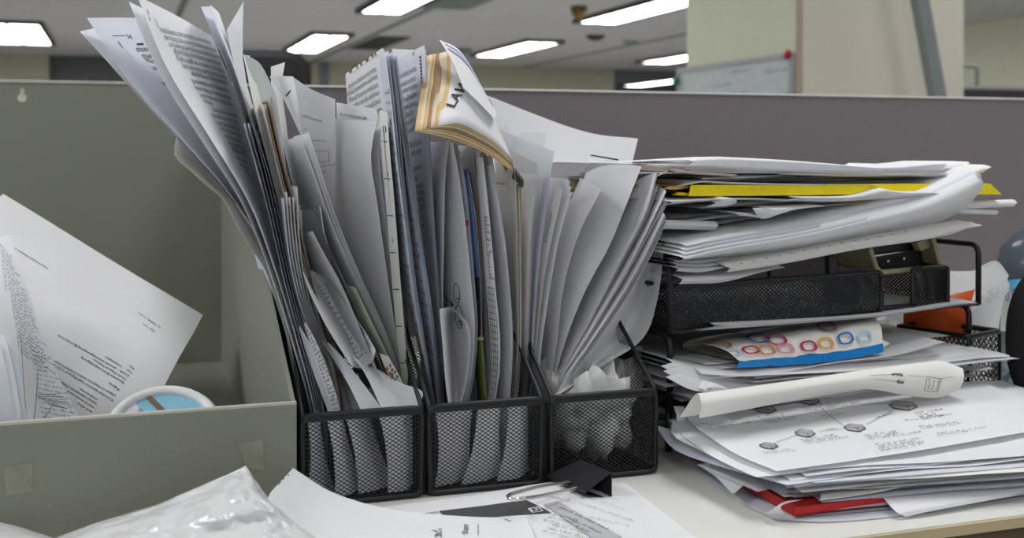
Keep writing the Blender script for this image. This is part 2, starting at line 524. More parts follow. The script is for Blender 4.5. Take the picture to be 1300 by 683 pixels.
ceiling_light((418, 41), (385, 63), 48, 'white ceiling lamp with dark frame above the black chair back')
ceiling_light((16, 26), (22, 52), 82, 'wide white ceiling lamp at the far left edge of the view')
ceiling_light((537, -15), (480, 12), 62, 'ceiling lamp cut by the top edge, above the text sheets in the middle')
ceiling_light((863, -10), (775, 26), 66, 'long ceiling lamp cut by the top edge, left of the pillar')
ceiling_light((880, 65), (847, 78), 46, 'small far ceiling lamp partly behind the pillar edge')
ceiling_light((856, 97), (822, 108), 34, 'farthest low ceiling lamp in the dark area beside the whiteboard')

def grille(near, far, wpx, label):
    a = ceil_pt(*near); b = ceil_pt(*far); cx = (a.x + b.x) / 2
    w = wpx / F_PX * (CEIL_Z - CAM_Z) * F_PX / (190.0 - near[1]) / 2
    t = empty('ceiling_grille', (cx, (a.y + b.y) / 2, CEIL_Z - 0.02), label, 'ceiling vent')
    m = MB(); m.box((cx - w, a.y, CEIL_Z - 0.012), (cx + w, b.y, CEIL_Z - 0.001)); obj('backing', m.vf(), DARKG, t, smooth=False)
    n = 9
    for k in range(n):
        y = a.y + (b.y - a.y) * (k + 0.5) / n
        box_obj('slat', (cx - w, y - 0.03, CEIL_Z - 0.02), (cx + w, y + 0.03, CEIL_Z - 0.012), GREYM if wpx > 60 else DARKG, t)
grille((505, 46), (458, 62), 44, 'dark air grille in the ceiling right of a lamp')
grille((600, -6), (566, 10), 64, 'grey slatted air grille in the ceiling at the top edge')
def ceil_knob(u, v, r, h, m, name, label):
    c = ceil_pt(u, v); b = MB(); n = 12
    b.tube([c, c - Vector((0, 0, h * 0.5)), c - Vector((0, 0, h))], [r, r * 0.9, r * 0.35], n)
    tag(obj(name, b.vf(), m), label, name.split('_')[-1])
ceil_knob(735, 8, 0.09, 0.14, mat('brass', srgb(120, 98, 52), 0.5, 0.3), 'ceiling_sprinkler', 'brown ceiling sprinkler between two lamps')
ceil_knob(756, 45, 0.13, 0.07, DARKG, 'smoke_detector', 'dark flat ceiling detector below the brown sprinkler')
ceil_knob(800, 52, 0.12, 0.05, GREYM, 'smoke_detector', 'pale flat ceiling detector right of the dark one')
ceil_knob(586, 62, 0.16, 0.16, GREYM, 'dome_camera', 'grey ceiling dome left of the middle lamp')
# runners of the ceiling grid
k_ = 0
for x in (-3.2, 0.6, 3.1, 6.9):
    k_ += 1
    tag(box_obj('trim_%d' % (k_ + 2), (x, -4, CEIL_Z - 0.012), (x + 0.06, 19.5, CEIL_Z - 0.0005), CEILD), kind='structure')

# whiteboard on the pillar
wb = empty('whiteboard', (PX0 - 0.012, 3.87, 1.02), 'whiteboard with faint writing on the side of the pillar', 'whiteboard')
box_obj('board', (PX0 - 0.018, 3.475, 0.72), (PX0 - 0.001, 4.31, 1.315), mat('whiteboard_surface', srgb(205, 212, 214), 0.25), wb)
m = MB(); m.box((PX0 - 0.024, 3.46, 1.315), (PX0 - 0.001, 4.325, 1.333)); m.box((PX0 - 0.024, 3.46, 0.72), (PX0 - 0.001, 3.475, 1.315)); m.box((PX0 - 0.024, 4.31, 0.72), (PX0 - 0.001, 4.325, 1.315))
obj('board_frame', m.vf(), mat('aluminium', srgb(170, 172, 170), 0.4, 0.5), wb, smooth=False)
rnd = random.Random(3); pg = Page()
for (y, z, w, s) in ((4.1, 1.27, 0.2, 0.018), (3.85, 1.285, 0.16, 0.016), (3.72, 1.24, 0.14, 0.018), (3.75, 1.2, 0.22, 0.02), (4.2, 1.18, 0.1, 0.018), (3.65, 1.16, 0.14, 0.016), (3.95, 1.17, 0.12, 0.016)):
    pg.scrawl(y, z, w, 1, 0.03, rnd, s)
obj('writing', ([(PX0 - 0.0185, 2 * 3.87 - a, b) for a, b in pg.v], pg.f), mat('green_grey_ink', srgb(120, 145, 135), 0.7), wb, smooth=False)['kind'] = 'stuff'
for y, z, c, l in ((3.468, 1.325, RED, 'red corner magnet'), (4.317, 1.28, mat('green_plastic', srgb(40, 130, 90), 0.5), 'green corner magnet')):
    m = MB(); m.tube([(PX0 - 0.024, y, z), (PX0 - 0.04, y, z)], 0.016, 12); tag(obj('magnet', m.vf(), c, wb), l)
# sloping conduit in front of the pillar
m = MB()
a = P(1104, -352, 3.3); b = P(1268, 555, 3.3)
d = (b - a).normalized(); a = a + d * ((CEIL_Z - a.z) / d.z); b = b + d * ((0 - b.z) / d.z)
for s in (0,): m.box8([a + Vector(q) for q in ((-0.025, -0.02, 0), (0.025, -0.02, 0), (0.025, 0.02, 0), (-0.025, 0.02, 0))][::1] + [b + Vector(q) for q in ((-0.025, -0.02, 0), (0.025, -0.02, 0), (0.025, 0.02, 0), (-0.025, 0.02, 0))])
tag(obj('sloping_post', m.vf(), GREYM, smooth=False), 'grey sloping post standing in front of the pale pillar', 'post')

# second partition beyond, far right
fp = empty('partition', (6.4, 5.02, 0), 'far dark partition with pale top rail right of the pillar', 'partition')
box_obj('panel', (3.1, 5.0, 0), (9.6, 5.04, 1.318), mat('dark_fabric', srgb(92, 86, 92), 0.95), fp)
box_obj('top_rail', (3.1, 4.99, 1.318), (9.6, 5.05, 1.335), TRIMW, fp)
br = MB(); z0 = 1.335
c0 = P(1240, 106, 5.02).x
br.tube(rounded([(c0, 5.02, z0), (c0, 5.02, z0 + 0.105), (c0 - 0.3, 5.02, z0 + 0.105), (c0 - 0.3, 5.02, z0)], 0.015), 0.010, 8)
tag(obj('wire_bracket', br.vf(), GREYM), 'thin grey bracket standing on the far partition rail', 'bracket')

# black chair beyond the partition
chair = empty('office_chair', (0.28, 3.0, 0), 'black office chair back rising behind the partition', 'chair')
def rbox(cx, y, z0, z1, w, d, r, m, name, parent, n=8):
    pts = rounded([(cx - w, y, z0), (cx + w, y, z0), (cx + w, y, z1), (cx - w, y, z1)], r, 6, True); k = len(pts)
    vs = []
    for (dy, s) in ((-d, 0.94), (-d * 0.6, 1.0), (d * 0.6, 1.0), (d, 0.94)):
        for p in pts: vs.append((cx + (p.x - cx) * s, y + dy, (z0 + z1) / 2 + (p.z - (z0 + z1) / 2) * s))
    fs = [tuple(range(k))[::-1] if False else tuple(range(k)), tuple(range(3 * k, 4 * k))[::-1]]
    for j in range(3):
        for i in range(k): fs.append((j * k + i, j * k + k + i, j * k + k + (i + 1) % k, j * k + (i + 1) % k))
    return obj(name, (vs, fs), m, parent, smooth=False)
ct = P(393, 105, 3.0).x; cz = CAM_Z + 126 / F_PX * 2.95
rbox(ct - 0.2, 3.0, 0.62, cz, 0.2, 0.03, 0.07, BLACKP, 'backrest', chair)
rbox(ct - 0.2, 2.965, 0.66, cz - 0.03, 0.165, 0.006, 0.05, mat('black_leather', (0.012, 0.012, 0.012), 0.6), 'back_cushion', chair)
m = MB(); m.box((ct - 0.43, 2.62, 0.44), (ct + 0.03, 3.06, 0.52)); obj('seat', m.vf(), BLACKP, chair, smooth=False)
m = MB(); m.box((ct - 0.23, 2.99, 0.46), (ct - 0.17, 3.03, 0.75)); obj('back_bar', m.vf(), BLACKP, chair, smooth=False)
m = MB(); m.tube([(ct - 0.2, 2.85, 0.05), (ct - 0.2, 2.85, 0.44)], 0.03, 10); obj('gas_post', m.vf(), BLACKP, chair)
for k in range(5):
    m = MB(); q = 2 * PI * k / 5
    m.tube([(ct - 0.2, 2.85, 0.08), (ct - 0.2 + 0.3 * math.cos(q), 2.85 + 0.3 * math.sin(q), 0.03)], [0.03, 0.022], 8)
    obj('leg', m.vf(), BLACKP, chair)

# ================================================================ desk and partition
DY0, DY1 = 0.629, 1.386
desk = empty('office_desk', (0.4, 1.0, 0), 'white laminate desk with beige edge band under all the paper', 'desk')
box_obj('desk_top', (-1.1, DY0 + 0.002, DESK_Z - 0.008), (2.3, DY1, DESK_Z), DESKM, desk)
box_obj('apron', (-1.1, DY0 + 0.006, DESK_Z - 0.045), (2.3, DY1 - 0.02, DESK_Z - 0.008), mat('dark_brown_board', srgb(92, 76, 52), 0.6, noise_amt=0.1), desk)  # added board; its dark brown stands in for the darkness under the edge
tag(box_obj('edge_band', (-1.1, DY0, DESK_Z - 0.008), (2.3, DY0 + 0.002, DESK_Z - 0.001), DESKE, desk), 'beige front edge band')
for x in (-1.08, 2.24): box_obj('leg_panel', (x, 0.7, 0), (x + 0.03, 1.36, DESK_Z - 0.045), GREYM, desk)
PT = 1.0705
part = empty('partition', (0.5, 1.41, 0), 'grey purple fabric partition standing behind the desk', 'partition')
box_obj('panel', (-1.4, 1.39, 0), (2.6, 1.43, PT - 0.0025), FABRIC, part)
tag(box_obj('top_rail', (-1.4, 1.388, PT - 0.0025), (2.6, 1.432, PT), TRIMW, part), 'pale top rail')
tag(box_obj('base_rail', (0.14, 1.3865, DESK_Z + 0.0005), (2.3, 1.39, DESK_Z + 0.018), TRIMW, part), 'white rail along the desk')

# ================================================================ green document box
BX0, BX1, BY0, BY1 = -0.62, 0.1165, 0.800, 1.380
t_ = 0.003; FZ = DESK_Z + 0.0755; BZ = PT - 0.004
gbx = empty('document_box', (-0.25, 1.09, DESK_Z), 'grey green sloped metal document box left of the mesh file organizer', 'box')
box_obj('floor_panel', (BX0, BY0, DESK_Z + 0.001), (BX1, BY1, DESK_Z + 0.004), GREEN, gbx)
box_obj('front_panel', (BX0, BY0 - t_, DESK_Z + 0.001), (BX1, BY0, FZ), GREEN, gbx)
tag(box_obj('rim', (BX0, BY0 - t_, FZ), (BX1, BY0 + 0.0015, FZ + 0.0016), GREENE, gbx), 'pale folded rim of the front panel')
# back panel with a keyhole cut through
kh = P(28, 122, BY1 - 0.002)
m = MB(); y = BY1 - t_
hole = []
for k in range(13):
    a = -PI * 0.5 + (k - 6) / 6 * PI * 0.80
    hole.append((kh.x + 0.0052 * math.cos(a), kh.z - 0.0015 + 0.0052 * math.sin(a)))
hole2 = []
for k in range(7):
    a = k / 6 * PI
    hole2.append((kh.x + 0.0026 * math.cos(a), kh.z + 0.0078 + 0.0026 * math.sin(a)))
ring = sorted(hole, key=lambda p: 0) + hole2[::1]
import itertools
loop = [(kh.x + 0.0026, kh.z + 0.0030)] + []
# outline counter-clockwise: right neck, top arc, left neck, bulb
outl = hole2 + [(kh.x - 0.0026, kh.z + 0.0030)] + [(kh.x + 0.0052 * math.cos(a), kh.z - 0.0015 + 0.0052 * math.sin(a)) for a in [PI * 0.68 + i / 12 * PI * 1.64 for i in range(13)]] + [(kh.x + 0.0026, kh.z + 0.0030)]
bm = bmesh.new()
R0 = 0.03
sq = [(kh.x - R0, kh.z - R0), (kh.x + R0, kh.z - R0), (kh.x + R0, min(kh.z + R0, BZ - 0.002)), (kh.x - R0, min(kh.z + R0, BZ - 0.002))]
def tri_fill(outer, inner, y):
    b = bmesh.new()
    eo = [b.verts.new((p[0], y, p[1])) for p in outer]; ei = [b.verts.new((p[0], y, p[1])) for p in inner]
    ed = [b.edges.new((eo[i], eo[(i + 1) % len(eo)])) for i in range(len(eo))] + [b.edges.new((ei[i], ei[(i + 1) % len(ei)])) for i in range(len(ei))]
    bmesh.ops.triangle_fill(b, edges=ed, use_beauty=True)
    b.verts.index_update()
    r = ([v.co.copy() for v in b.verts], [tuple(v.index for v in f.verts) for f in b.faces]); b.free(); return r
vv, ff = tri_fill([(BX0, DESK_Z + 0.004), (BX1, DESK_Z + 0.004), (BX1, BZ), (BX0, BZ)], outl, y)
bp = MB(); bp.add(vv, ff); bp.add([p + Vector((0, t_ * 0.9, 0)) for p in vv], ff)
n = len(outl)
bp.add([(p[0], y, p[1]) for p in outl] + [(p[0], y + t_ * 0.9, p[1]) for p in outl], [(i, (i + 1) % n, n + (i + 1) % n, n + i) for i in range(n)])
obj('back_panel', bp.vf(), GREEN, gbx, smooth=False)
tag(box_obj('keyhole_backing', (kh.x - 0.02, BY1 - 0.0002, kh.z - 0.02), (kh.x + 0.02, BY1 + 0.0006, kh.z + 0.014), mat('keyhole_pale', srgb(235, 230, 214), 0.7), gbx), 'added pale plate seen through the hanging keyhole')  # plate added in place of the pale background behind the hole
tag(box_obj('rim', (BX0, BY1 - t_ - 0.001, BZ), (BX1, BY1 + 0.002, BZ + 0.003), GREENE, gbx), 'pale top rim of the back panel')
for x in (BX0, BX1 - t_):
    m = MB(); pr = [(BY0, DESK_Z + 0.004), (BY1 - t_, DESK_Z + 0.004), (BY1 - t_, BZ), (BY1 - 0.03, BZ), (BY0, FZ)]
    m.add([(x, a, b) for a, b in pr] + [(x + t_, a, b) for a, b in pr], [(0, 1, 2, 3, 4), (9, 8, 7, 6, 5)] + [(i, i + 5, (i + 1) % 5 + 5, (i + 1) % 5) for i in range(5)])
    obj('side_panel', m.vf(), GREEN, gbx, smooth=False)
# yellowed tape on the front
TAPE = mat('old_tape', srgb(158, 157, 140), 0.25, noise_amt=0.12, noise_scale=80, bump=0.6, bump_scale=120, alpha_mix=0.45)
for c, l in (([(4, 593), (41, 588), (42, 624), (8, 629)], 'wrinkled square of old clear tape at the left'), ([(303, 564), (333, 557), (336, 597), (312, 595)], 'wrinkled square of old clear tape at the right')):
    g = [[P(u, v, BY0 - t_ - 0.0008) for u, v in (c[3], c[2])], [P(u, v, BY0 - t_ - 0.0008) for u, v in (c[0], c[1])]]
    s = Surf(g); v, f = s.mesh(8, 8)
    v = [p + Vector((0, -0.0006 * (noise.noise(p * 160) + 0.6), 0)) for p in v]
    tag(obj('tape', (v, f), TAPE, gbx), l)

# ================================================================ black mesh file organizer
OY0, OY1 = 0.804, 1.050
UNITS = [(0.1215, 0.2074), (0.2133, 0.3001), (0.3083, 0.3949)]
OH, OB = 0.063, 0.2
org = empty('file_organizer', (0.258, 0.93, DESK_Z), 'black wire mesh file organizer of three linked slots on the desk', 'organizer')
Zd = DESK_Z + 0.0022
for ui, (x0, x1) in enumerate(UNITS):
    w = x1 - x0
    fr = MB()
    fr.tube(rounded([(x0, OY0, Zd), (x1, OY0, Zd), (x1, OY0, Zd + OH), (x0, OY0, Zd + OH)], 0.006, 4, True), 0.0021, 8, True)
    fr.strip((x0, OY0 - 0.001, Zd + OH - 0.0015), (x1, OY0 - 0.001, Zd + OH - 0.0015), 0.006, Vector((0, 1, 0)))
    obj('front_frame', fr.vf(), BLACK, org)
    lt = MB(); lattice(lt, (x0, OY0, Zd), (1, 0, 0), (0, 0, 1), [(0.001, 0), (w - 0.001, 0), (w - 0.001, OH), (0.001, OH)], 0.0044, 0.0030, 0.00062)
    tag(obj('front_mesh', lt.vf(), BLACK, org, smooth=False), kind='stuff')
    for x in (x0, x1):
        sf = MB()
        pr = [(OY0, Zd), (OY1, Zd), (OY1, Zd + OB), (OY1 - 0.03, Zd + OB), (OY0, Zd + OH)]
        sf.tube(rounded([(x, a, b) for a, b in pr], 0.004, 3, True), 0.0018, 6, True)
        obj('side_frame', sf.vf(), BLACK, org)
        lt = MB(); lattice(lt, (x, OY0, Zd), (0, 1, 0), (0, 0, 1), [(a - OY0, b - Zd) for a, b in pr], 0.0044, 0.0030, 0.0008)
        tag(obj('side_mesh', lt.vf(), BLACK, org, smooth=False), kind='stuff')
    lt = MB(); lattice(lt, (x0, OY1, Zd), (1, 0, 0), (0, 0, 1), [(0, 0), (w, 0), (w, OB), (0, OB)], 0.0044, 0.0030, 0.0008)
    tag(obj('back_mesh', lt.vf(), BLACK, org, smooth=False), kind='stuff')
    bf = MB(); bf.tube([(x0, OY1, Zd), (x1, OY1, Zd), (x1, OY1, Zd + OB), (x0, OY1, Zd + OB)], 0.0018, 6, True); obj('back_frame', bf.vf(), BLACK, org)
    box_obj('slot_floor', (x0, OY0, DESK_Z + 0.0008), (x1, OY1, DESK_Z + 0.002), BLACK, org)
for (a, b) in ((UNITS[0][1], UNITS[1][0]), (UNITS[1][1], UNITS[2][0])):
    box_obj('link_strip', (a + 0.0015, OY0 + 0.004, DESK_Z + 0.001), (b - 0.0015, OY0 + 0.02, Zd + OH - 0.006), BLACK, org)

# ================================================================ papers in the file organizer
UX = [(a + 0.005, b - 0.005) for a, b in UNITS]
THAI = ['รายงานการประชุม', 'เอกสารประกอบ', 'การดำเนินงาน', 'โครงการพัฒนา', 'ระบบสารสนเทศ', 'ของหน่วยงาน', 'และการตรวจสอบ', 'ตามแผนงาน', 'ที่ได้รับอนุมัติ', 'ในส่วนของ', 'คณะกรรมการ', 'ผู้เข้าร่วม', 'สำหรับปีงบประมาณ', 'เพื่อให้เป็นไป', 'ตามระเบียบ', 'และข้อกำหนด']
trn = random.Random(11)
def thai_line(n): return ' '.join(trn.choice(THAI) for _ in range(n))
def thai_block(pg, x, y, w, n, lh, size, short=()):
    for i in range(n):
        ww = w * (0.45 if i in short else trn.uniform(0.93, 1))
        body = thai_line(4 if i not in short else 2)
        pg.text(body, x, y - i * lh, size, fit=ww)
    return pg

def to_world(pts, y):
    return [P(p[0], p[1], p[2] if len(p) > 2 else y) for p in pts]
def with_base(w, ui, ext):
    if not ext: return w
    p = w[0]; a, b = UX[ui]
    d = (w[0] - w[1]) if len(w) > 1 else Vector((0, 0, -1))
    zb = DESK_Z + 0.0045
    k = (p.z - zb) / max(1e-6, -d.z) if d.z < 0 else 0
    x = p.x + d.x * min(k, 1.2) * 0.5
    return [Vector((min(max(x, a), b), min(p.y, OY1 - 0.012), zb))] + w

def sheet(name, label, ui, R=None, L=None, yr=0.83, yl=1.03, dx=0.0, dz=0.0, m=W, n=1, step=(0.0012, 0.002, -0.001), bulge=0.0, ext=True, extl=None, ns=6, nt=16, cat='paper', group=None, wob=0.0006, rows=8, leaf='page', rag=0.0, mats=None):
    """an upright sheet between its image-left edge L and its image-right edge R (pixel lists, bottom to top)"""
    if L is None:
        r = to_world(R, yr); k = len(r)
        l = [p + Vector((dx * (i / max(1, k - 1)), yl - yr, dz * (i / max(1, k - 1)))) for i, p in enumerate(r)]
    elif R is None:
        l = to_world(L, yl); k = len(l)
        r = [p + Vector((dx * (i / max(1, k - 1)), yr - yl, dz * (i / max(1, k - 1)))) for i, p in enumerate(l)]
    else:
        r = to_world(R, yr); l = to_world(L, yl)
    l = with_base(l, ui, ext if extl is None else extl); r = with_base(r, ui, ext)
    l = resample(l, rows); r = resample(r, rows)
    rnd = random.Random(len(label) * 31 + int(abs(r[-1].x) * 1e5))
    def surf(i):
        g = []
        for j in range(rows):
            t = j / (rows - 1)
            o = Vector(step) * i * (0.25 + 0.75 * t)
            a, b = l[j] + o, r[j] + o
            nn = (b - a).cross(Vector((0, 0, 1)));  nn = nn.normalized() if nn.length > 1e-6 else Vector((0, -1, 0))
            c = a.lerp(b, 0.5) + nn * bulge * (0.2 + 0.8 * t)
            if i and j == rows - 1 and rag:
                z = Vector((0, 0, rnd.uniform(-rag, rag))); a = a + z; b = b + z; c = c + z
            g.append([a, c, b])
        return Surf(g)
    base = Vector(((l[0].x + r[0].x) / 2, (l[0].y + r[0].y) / 2, min(l[0].z, r[0].z)))
    if n == 1:
        s = surf(0); o = obj(name, s.mesh(ns, nt, wob=wob, seed=rnd.random() * 9), m, loc=base)
        tag(o, label, cat, group); return o, s, o
    root = empty(name, base, label, cat, group); s0 = None; first = None
    for i in range(n):
        s = surf(i)
        mm = mats[i % len(mats)] if mats else m
        o = obj(leaf, s.mesh(ns, nt, wob=wob, seed=rnd.random() * 9), mm, root)
        if i == 0: s0, first = s, o
    return root, s0, first

# ---- fan leaning left out of the first slot (visible face is the right one; its left edge is the near one)
sheet('paper_sheet', 'cream sheet with a rounded curled edge, lowest of the left-leaning fan', 0,
      L=[(388, 528), (372, 455), (344, 362), (329, 329), (315, 312), (297, 280), (281, 251), (266, 239), (240, 215), (222, 198), (217, 186), (224, 174)], yl=0.845,
      R=[(392, 500), (375, 440), (350, 365), (310, 280), (285, 235), (262, 205), (250, 190), (243, 178)], yr=1.0, m=WW, bulge=0.004, extl=True, rows=20, nt=40)
sheet('paper_sheet', 'blank sheet with a sharp corner pointing left behind the text sheets', 0,
      L=[(389, 528), (374, 452), (356, 366), (342, 329), (308, 272), (283, 241), (222, 173), (192, 138), (152, 97), (126, 64), (101, 40)], yl=0.852,
      R=[(393, 500), (374, 430), (340, 350), (290, 260), (240, 165), (195, 95), (150, 30)], yr=1.0, m=W)
_, s, o = sheet('paper_sheet', 'text sheet with a wide top edge second in the left-leaning fan', 0,
      L=[(391, 528), (376, 450), (358, 366), (344, 329), (329, 303), (310, 272), (285, 240), (225, 172), (197, 137), (162, 102), (135, 64), (110, 23)], yl=0.838,
      R=[(395, 500), (378, 420), (345, 330), (310, 250), (272, 160), (240, 90), (215, 22)], yr=0.99, m=WC, bulge=-0.003)
f = Finder(s); pg = Page()
f.line(pg, (142, 45.7), (158, 45.7), 0.0005); f.line(pg, (149, 53), (155, 61), 0.0018); f.text(pg, '34', (162, 50), (168, 50), 0.006); f.line(pg, (173, 56.5), (182, 56), 0.0014); f.line(pg, (157, 62), (168, 76), 0.0004)
f.thai(pg, [(174, 66, 203, 64), (181, 74, 207, 74), (185, 79, 210, 83), (194, 89, 214, 91), (208, 103, 223, 107), (206, 108, 226, 114), (215, 112, 229, 117), (222, 119, 233, 125), (228, 126, 238, 131), (236, 138, 244, 143)], 0.0054, 4, True)
pg.put(s, INK, o, w=f.W, h=f.H)
root, s, o = sheet('stapled_document', 'large stapled document with full lines of dark text, front of the left fan', 0,
      L=[(400, 528), (378, 440), (352, 354), (336, 297), (321, 268), (306, 238), (272, 183), (249, 152), (234, 122), (212, 86), (189, 38), (174, -6)], yl=0.832,
      R=[(409, 500), (396, 440), (372, 370), (347, 290), (325, 215), (302, 130), (287, 80), (269, 46)], yr=0.955, m=W, n=2, step=(-0.0055, 0.005, -0.004), bulge=0.002, ns=10, nt=24, wob=0.0004)
f = Finder(s); pg = Page()
f.lines(pg, (186, 12), (190, 30), 1, .005, .0026, trn); f.lines(pg, (196, 24), (198, 30), 1, .005, .0026, trn)
f.thai(pg, [(204, 41, 268, 57), (209, 50, 275, 67), (215, 59, 280, 76), (221, 68, 282, 84), (225, 77, 285, 93), (232, 86, 287, 101), (243, 96, 288, 108), (244, 105, 290, 118), (248, 114, 293, 127), (254, 123, 296, 136), (258, 130, 270, 135), (271, 142, 301, 150), (269, 149, 302, 158), (275, 158, 304, 167), (280, 166, 307, 175), (286, 176, 308, 183), (290, 184, 310, 191), (296, 193, 312, 198), (301, 203, 314, 209), (305, 211, 315, 216), (311, 220, 317, 224)], 0.0054, 4)
pg.put(s, INK, o, w=f.W, h=f.H)

_, s, o = sheet('paper_sheet', 'narrow text sheet with a flat tip just right of the big document', 0,
      L=[(413, 528), (398, 450), (374, 370), (345, 270), (322, 190), (296, 110), (275, 48), (255, 9)], yl=0.89,
      R=[(418, 500), (404, 430), (383, 350), (358, 260), (335, 190), (313, 120), (290, 58), (268, 8)], yr=0.99, m=WC)
pg = Page(); thai_block(pg, 0.03, 0.22, 0.16, 16, 0.0095, 0.0068); pg.put(s, INK, o, w=0.21, h=0.297)
sheet('paper_sheet', 'thin curved sheet with a pointed tip beside the narrow text sheet', 0,
      L=[(418, 528), (404, 455), (381, 372), (350, 265), (327, 185), (305, 110), (285, 50), (266, 5)], yl=0.87,
      R=[(421, 500), (410, 430), (390, 350), (361, 250), (340, 190), (320, 130), (301, 80), (287, 35), (278, 16)], yr=0.96, m=W)
sheet('paper_sheet', 'torn-topped tall sheet reaching the top edge left of the black chair', 0,
      L=[(424, 528), (408, 450), (385, 365), (352, 245), (328, 170), (305, 115), (292, 75), (288, 38)], yl=0.89,
      R=[(428, 500), (416, 430), (396, 350), (366, 250), (345, 200), (326, 155), (312, 108), (308, 60), (309, 1)], yr=0.97, m=W)
root, s, o = sheet('paper_bundle', 'dark-shaded bundle of sheet edges in the middle of the left fan', 0,
      L=[(404, 530), (392, 470), (368, 385), (344, 285), (322, 200), (309, 158)], yl=0.834,
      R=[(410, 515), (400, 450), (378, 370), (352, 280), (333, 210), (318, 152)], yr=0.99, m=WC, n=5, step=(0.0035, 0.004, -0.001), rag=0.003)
# envelope with blue-grey lining
g = [[P(430, 528, .86), P(434, 515, .9), P(440, 500, .95)], [P(388, 380, .86), P(396, 372, .9), P(405, 360, .95)], [P(358, 270, .86), P(367, 265, .9), P(378, 260, .95)], [P(336, 180, .86), P(346, 182, .9), P(361, 190, .95)], [P(318, 115, .86), P(334, 120, .89), P(352, 140, .95)], [P(310, 69, .86), P(331, 82, .885), P(349, 117, .95)]]
o = obj('open_envelope', Surf(g).mesh(8, 18), mat('paper_blue_grey', (0.50, 0.54, 0.52), 0.7, trans=0.1, spec=0.2)); tag(o, 'cream envelope with pale blue-grey inside standing before the chair back', 'envelope')
sheet('paper_sheet', 'cream folded strip along the left side of the envelope', 0,
      L=[(429, 528), (416, 470), (386, 380), (356, 270), (334, 180), (315, 112), (309, 70)], yl=0.857,
      R=[(434, 515), (422, 460), (394, 370), (366, 270), (345, 180), (327, 115), (317, 71)], yr=0.875, m=WW)
sheet('booklet', 'thin booklet of browned pages between envelope and white strip', 0,
      R=[(434, 528), (424, 470), (400, 390), (373, 290), (352, 210), (341, 150), (334, 132)], yr=0.845, yl=0.99, m=CREAM, n=4, step=(0.0022, 0.003, 0.0008), rag=0.004, cat='booklet', mats=[WW, CREAM, BROWN, WW])
sheet('paper_sheet', 'narrow white strip standing right of the browned booklet', 0,
      L=[(440, 520), (420, 440), (385, 330), (362, 250), (348, 190), (343, 122)], yl=0.93,
      R=[(446, 500), (428, 430), (392, 330), (369, 250), (358, 175), (351, 121)], yr=0.90, m=W)
sheet('paper_sheet', 'tilted sheet with a small white torn lip beside the strip', 0,
      R=[(448, 524), (430, 470), (405, 400), (385, 330), (376, 280), (368, 232), (366, 225)], yr=0.86, yl=1.0, m=WG)
sheet('paper_sheet', 'thick cream sheet with curled corner tip in the first slot', 0,
      R=[(470, 524), (440, 470), (413, 410), (391, 340), (377, 290), (373, 262), (377, 254)], yr=0.85, yl=1.0, m=WW, dx=-0.004, n=3, step=(0.002, 0.002, -0.004), cat='paper')
# long slumping bundle
sheet('paper_bundle', 'long bundle of white sheets slumping to the lower right in the first slot', 0,
      R=[(484, 524), (438, 478), (402, 434), (381, 384), (367, 320), (360, 252)], yr=0.836, yl=0.97, m=W, n=5, step=(0.0027, 0.002, 0.001), rag=0.004, ext=False, dx=-0.004)
_, s, o = sheet('paper_bundle', 'bundle whose front edge carries a column of dark print, lower left', 0,
      L=[(424, 532), (404, 470), (386, 412)], yl=0.835,
      R=[(434, 530), (416, 470), (397, 424), (387, 408)], yr=0.832, m=W, n=2, step=(-0.003, 0.006, -0.004))
pg = Page(); pg.scrawl(0.003, 0.16, 0.008, 40, 0.004, trn, 0.0032); pg.put(s, INK, o, w=0.012, h=0.165)
sheet('paper_sheet', 'bluish sheet edge at the far left front of the first slot', 0, R=[(397, 530), (385, 470), (372, 400), (358, 340)], yr=0.84, yl=1.0, m=WC, dx=-0.003)
sheet('paper_sheet', 'grey sheet edge second from the left at the front of the first slot', 0, R=[(410, 530), (396, 465), (384, 400), (370, 330)], yr=0.842, yl=1.0, m=WG, dx=-0.003)

# ---- folded flap, meeting sheet
sheet('paper_sheet', 'small torn paper tip above the folded flap in front of the chair', 0,
      L=[(372, 300), (352, 180), (343, 98), (344, 85)], yl=1.0, R=[(376, 300), (366, 180), (357, 98), (362, 79)], yr=0.985, m=WW, ext=False)
flap = empty('folded_sheet', P(400, 500, 0.95), 'sheet with a folded triangular flap and a staple, headed with a meeting title', 'paper')
body = Surf([[P(424, 500, 0.97), P(432, 500, 0.95), P(440, 500, 0.93)], [P(396, 300, 0.98), P(412, 300, 0.96), P(427, 290, 0.94)], [P(384, 190, 0.98), P(405, 190, 0.96), P(426, 190, 0.93)], [P(371, 97, 0.98), P(396, 114, 0.96), P(425, 126, 0.93)]])
bo = obj('page', body.mesh(6, 14, wob=0.0006), WG, flap)
fs = Surf([[P(384, 177, 0.968), P(384.5, 176, 0.968), P(385, 175, 0.968)], [P(362, 130, 0.965), P(370, 130, 0.962), P(379, 132, 0.968)], [P(342, 97, 0.962), P(356, 96.5, 0.955), P(372, 97, 0.968)]])
fo = obj('flap', fs.mesh(5, 8), W, flap)
pg = Page(); pg.line(0.0, 0.0, 0.006, 0.006, 0.0012)
stp = MB(); a = P(363, 122, 0.958); b = P(369, 115, 0.958); stp.tube([a, b], 0.0006, 5); obj('staple', stp.vf(), INK, flap)
pg = Page(); pg.text('s of Meeting', 0.002, 0.243, 0.0070, fit=0.036); pg.text('By', 0.008, 0.225, 0.004); pg.scrawl(0.012, 0.210, 0.030, 1, 0.004, trn, 0.0032); pg.rect(0.018, 0.196, 0.044, 0.1966); pg.rect(0.022, 0.181, 0.044, 0.1816); pg.rect(0.044, 0.181, 0.0444, 0.1966)
pg.scrawl(0.025, 0.174, 0.018, 2, 0.008, trn, 0.0034)
pg.put(body, INKG, bo, w=0.055, h=0.297)

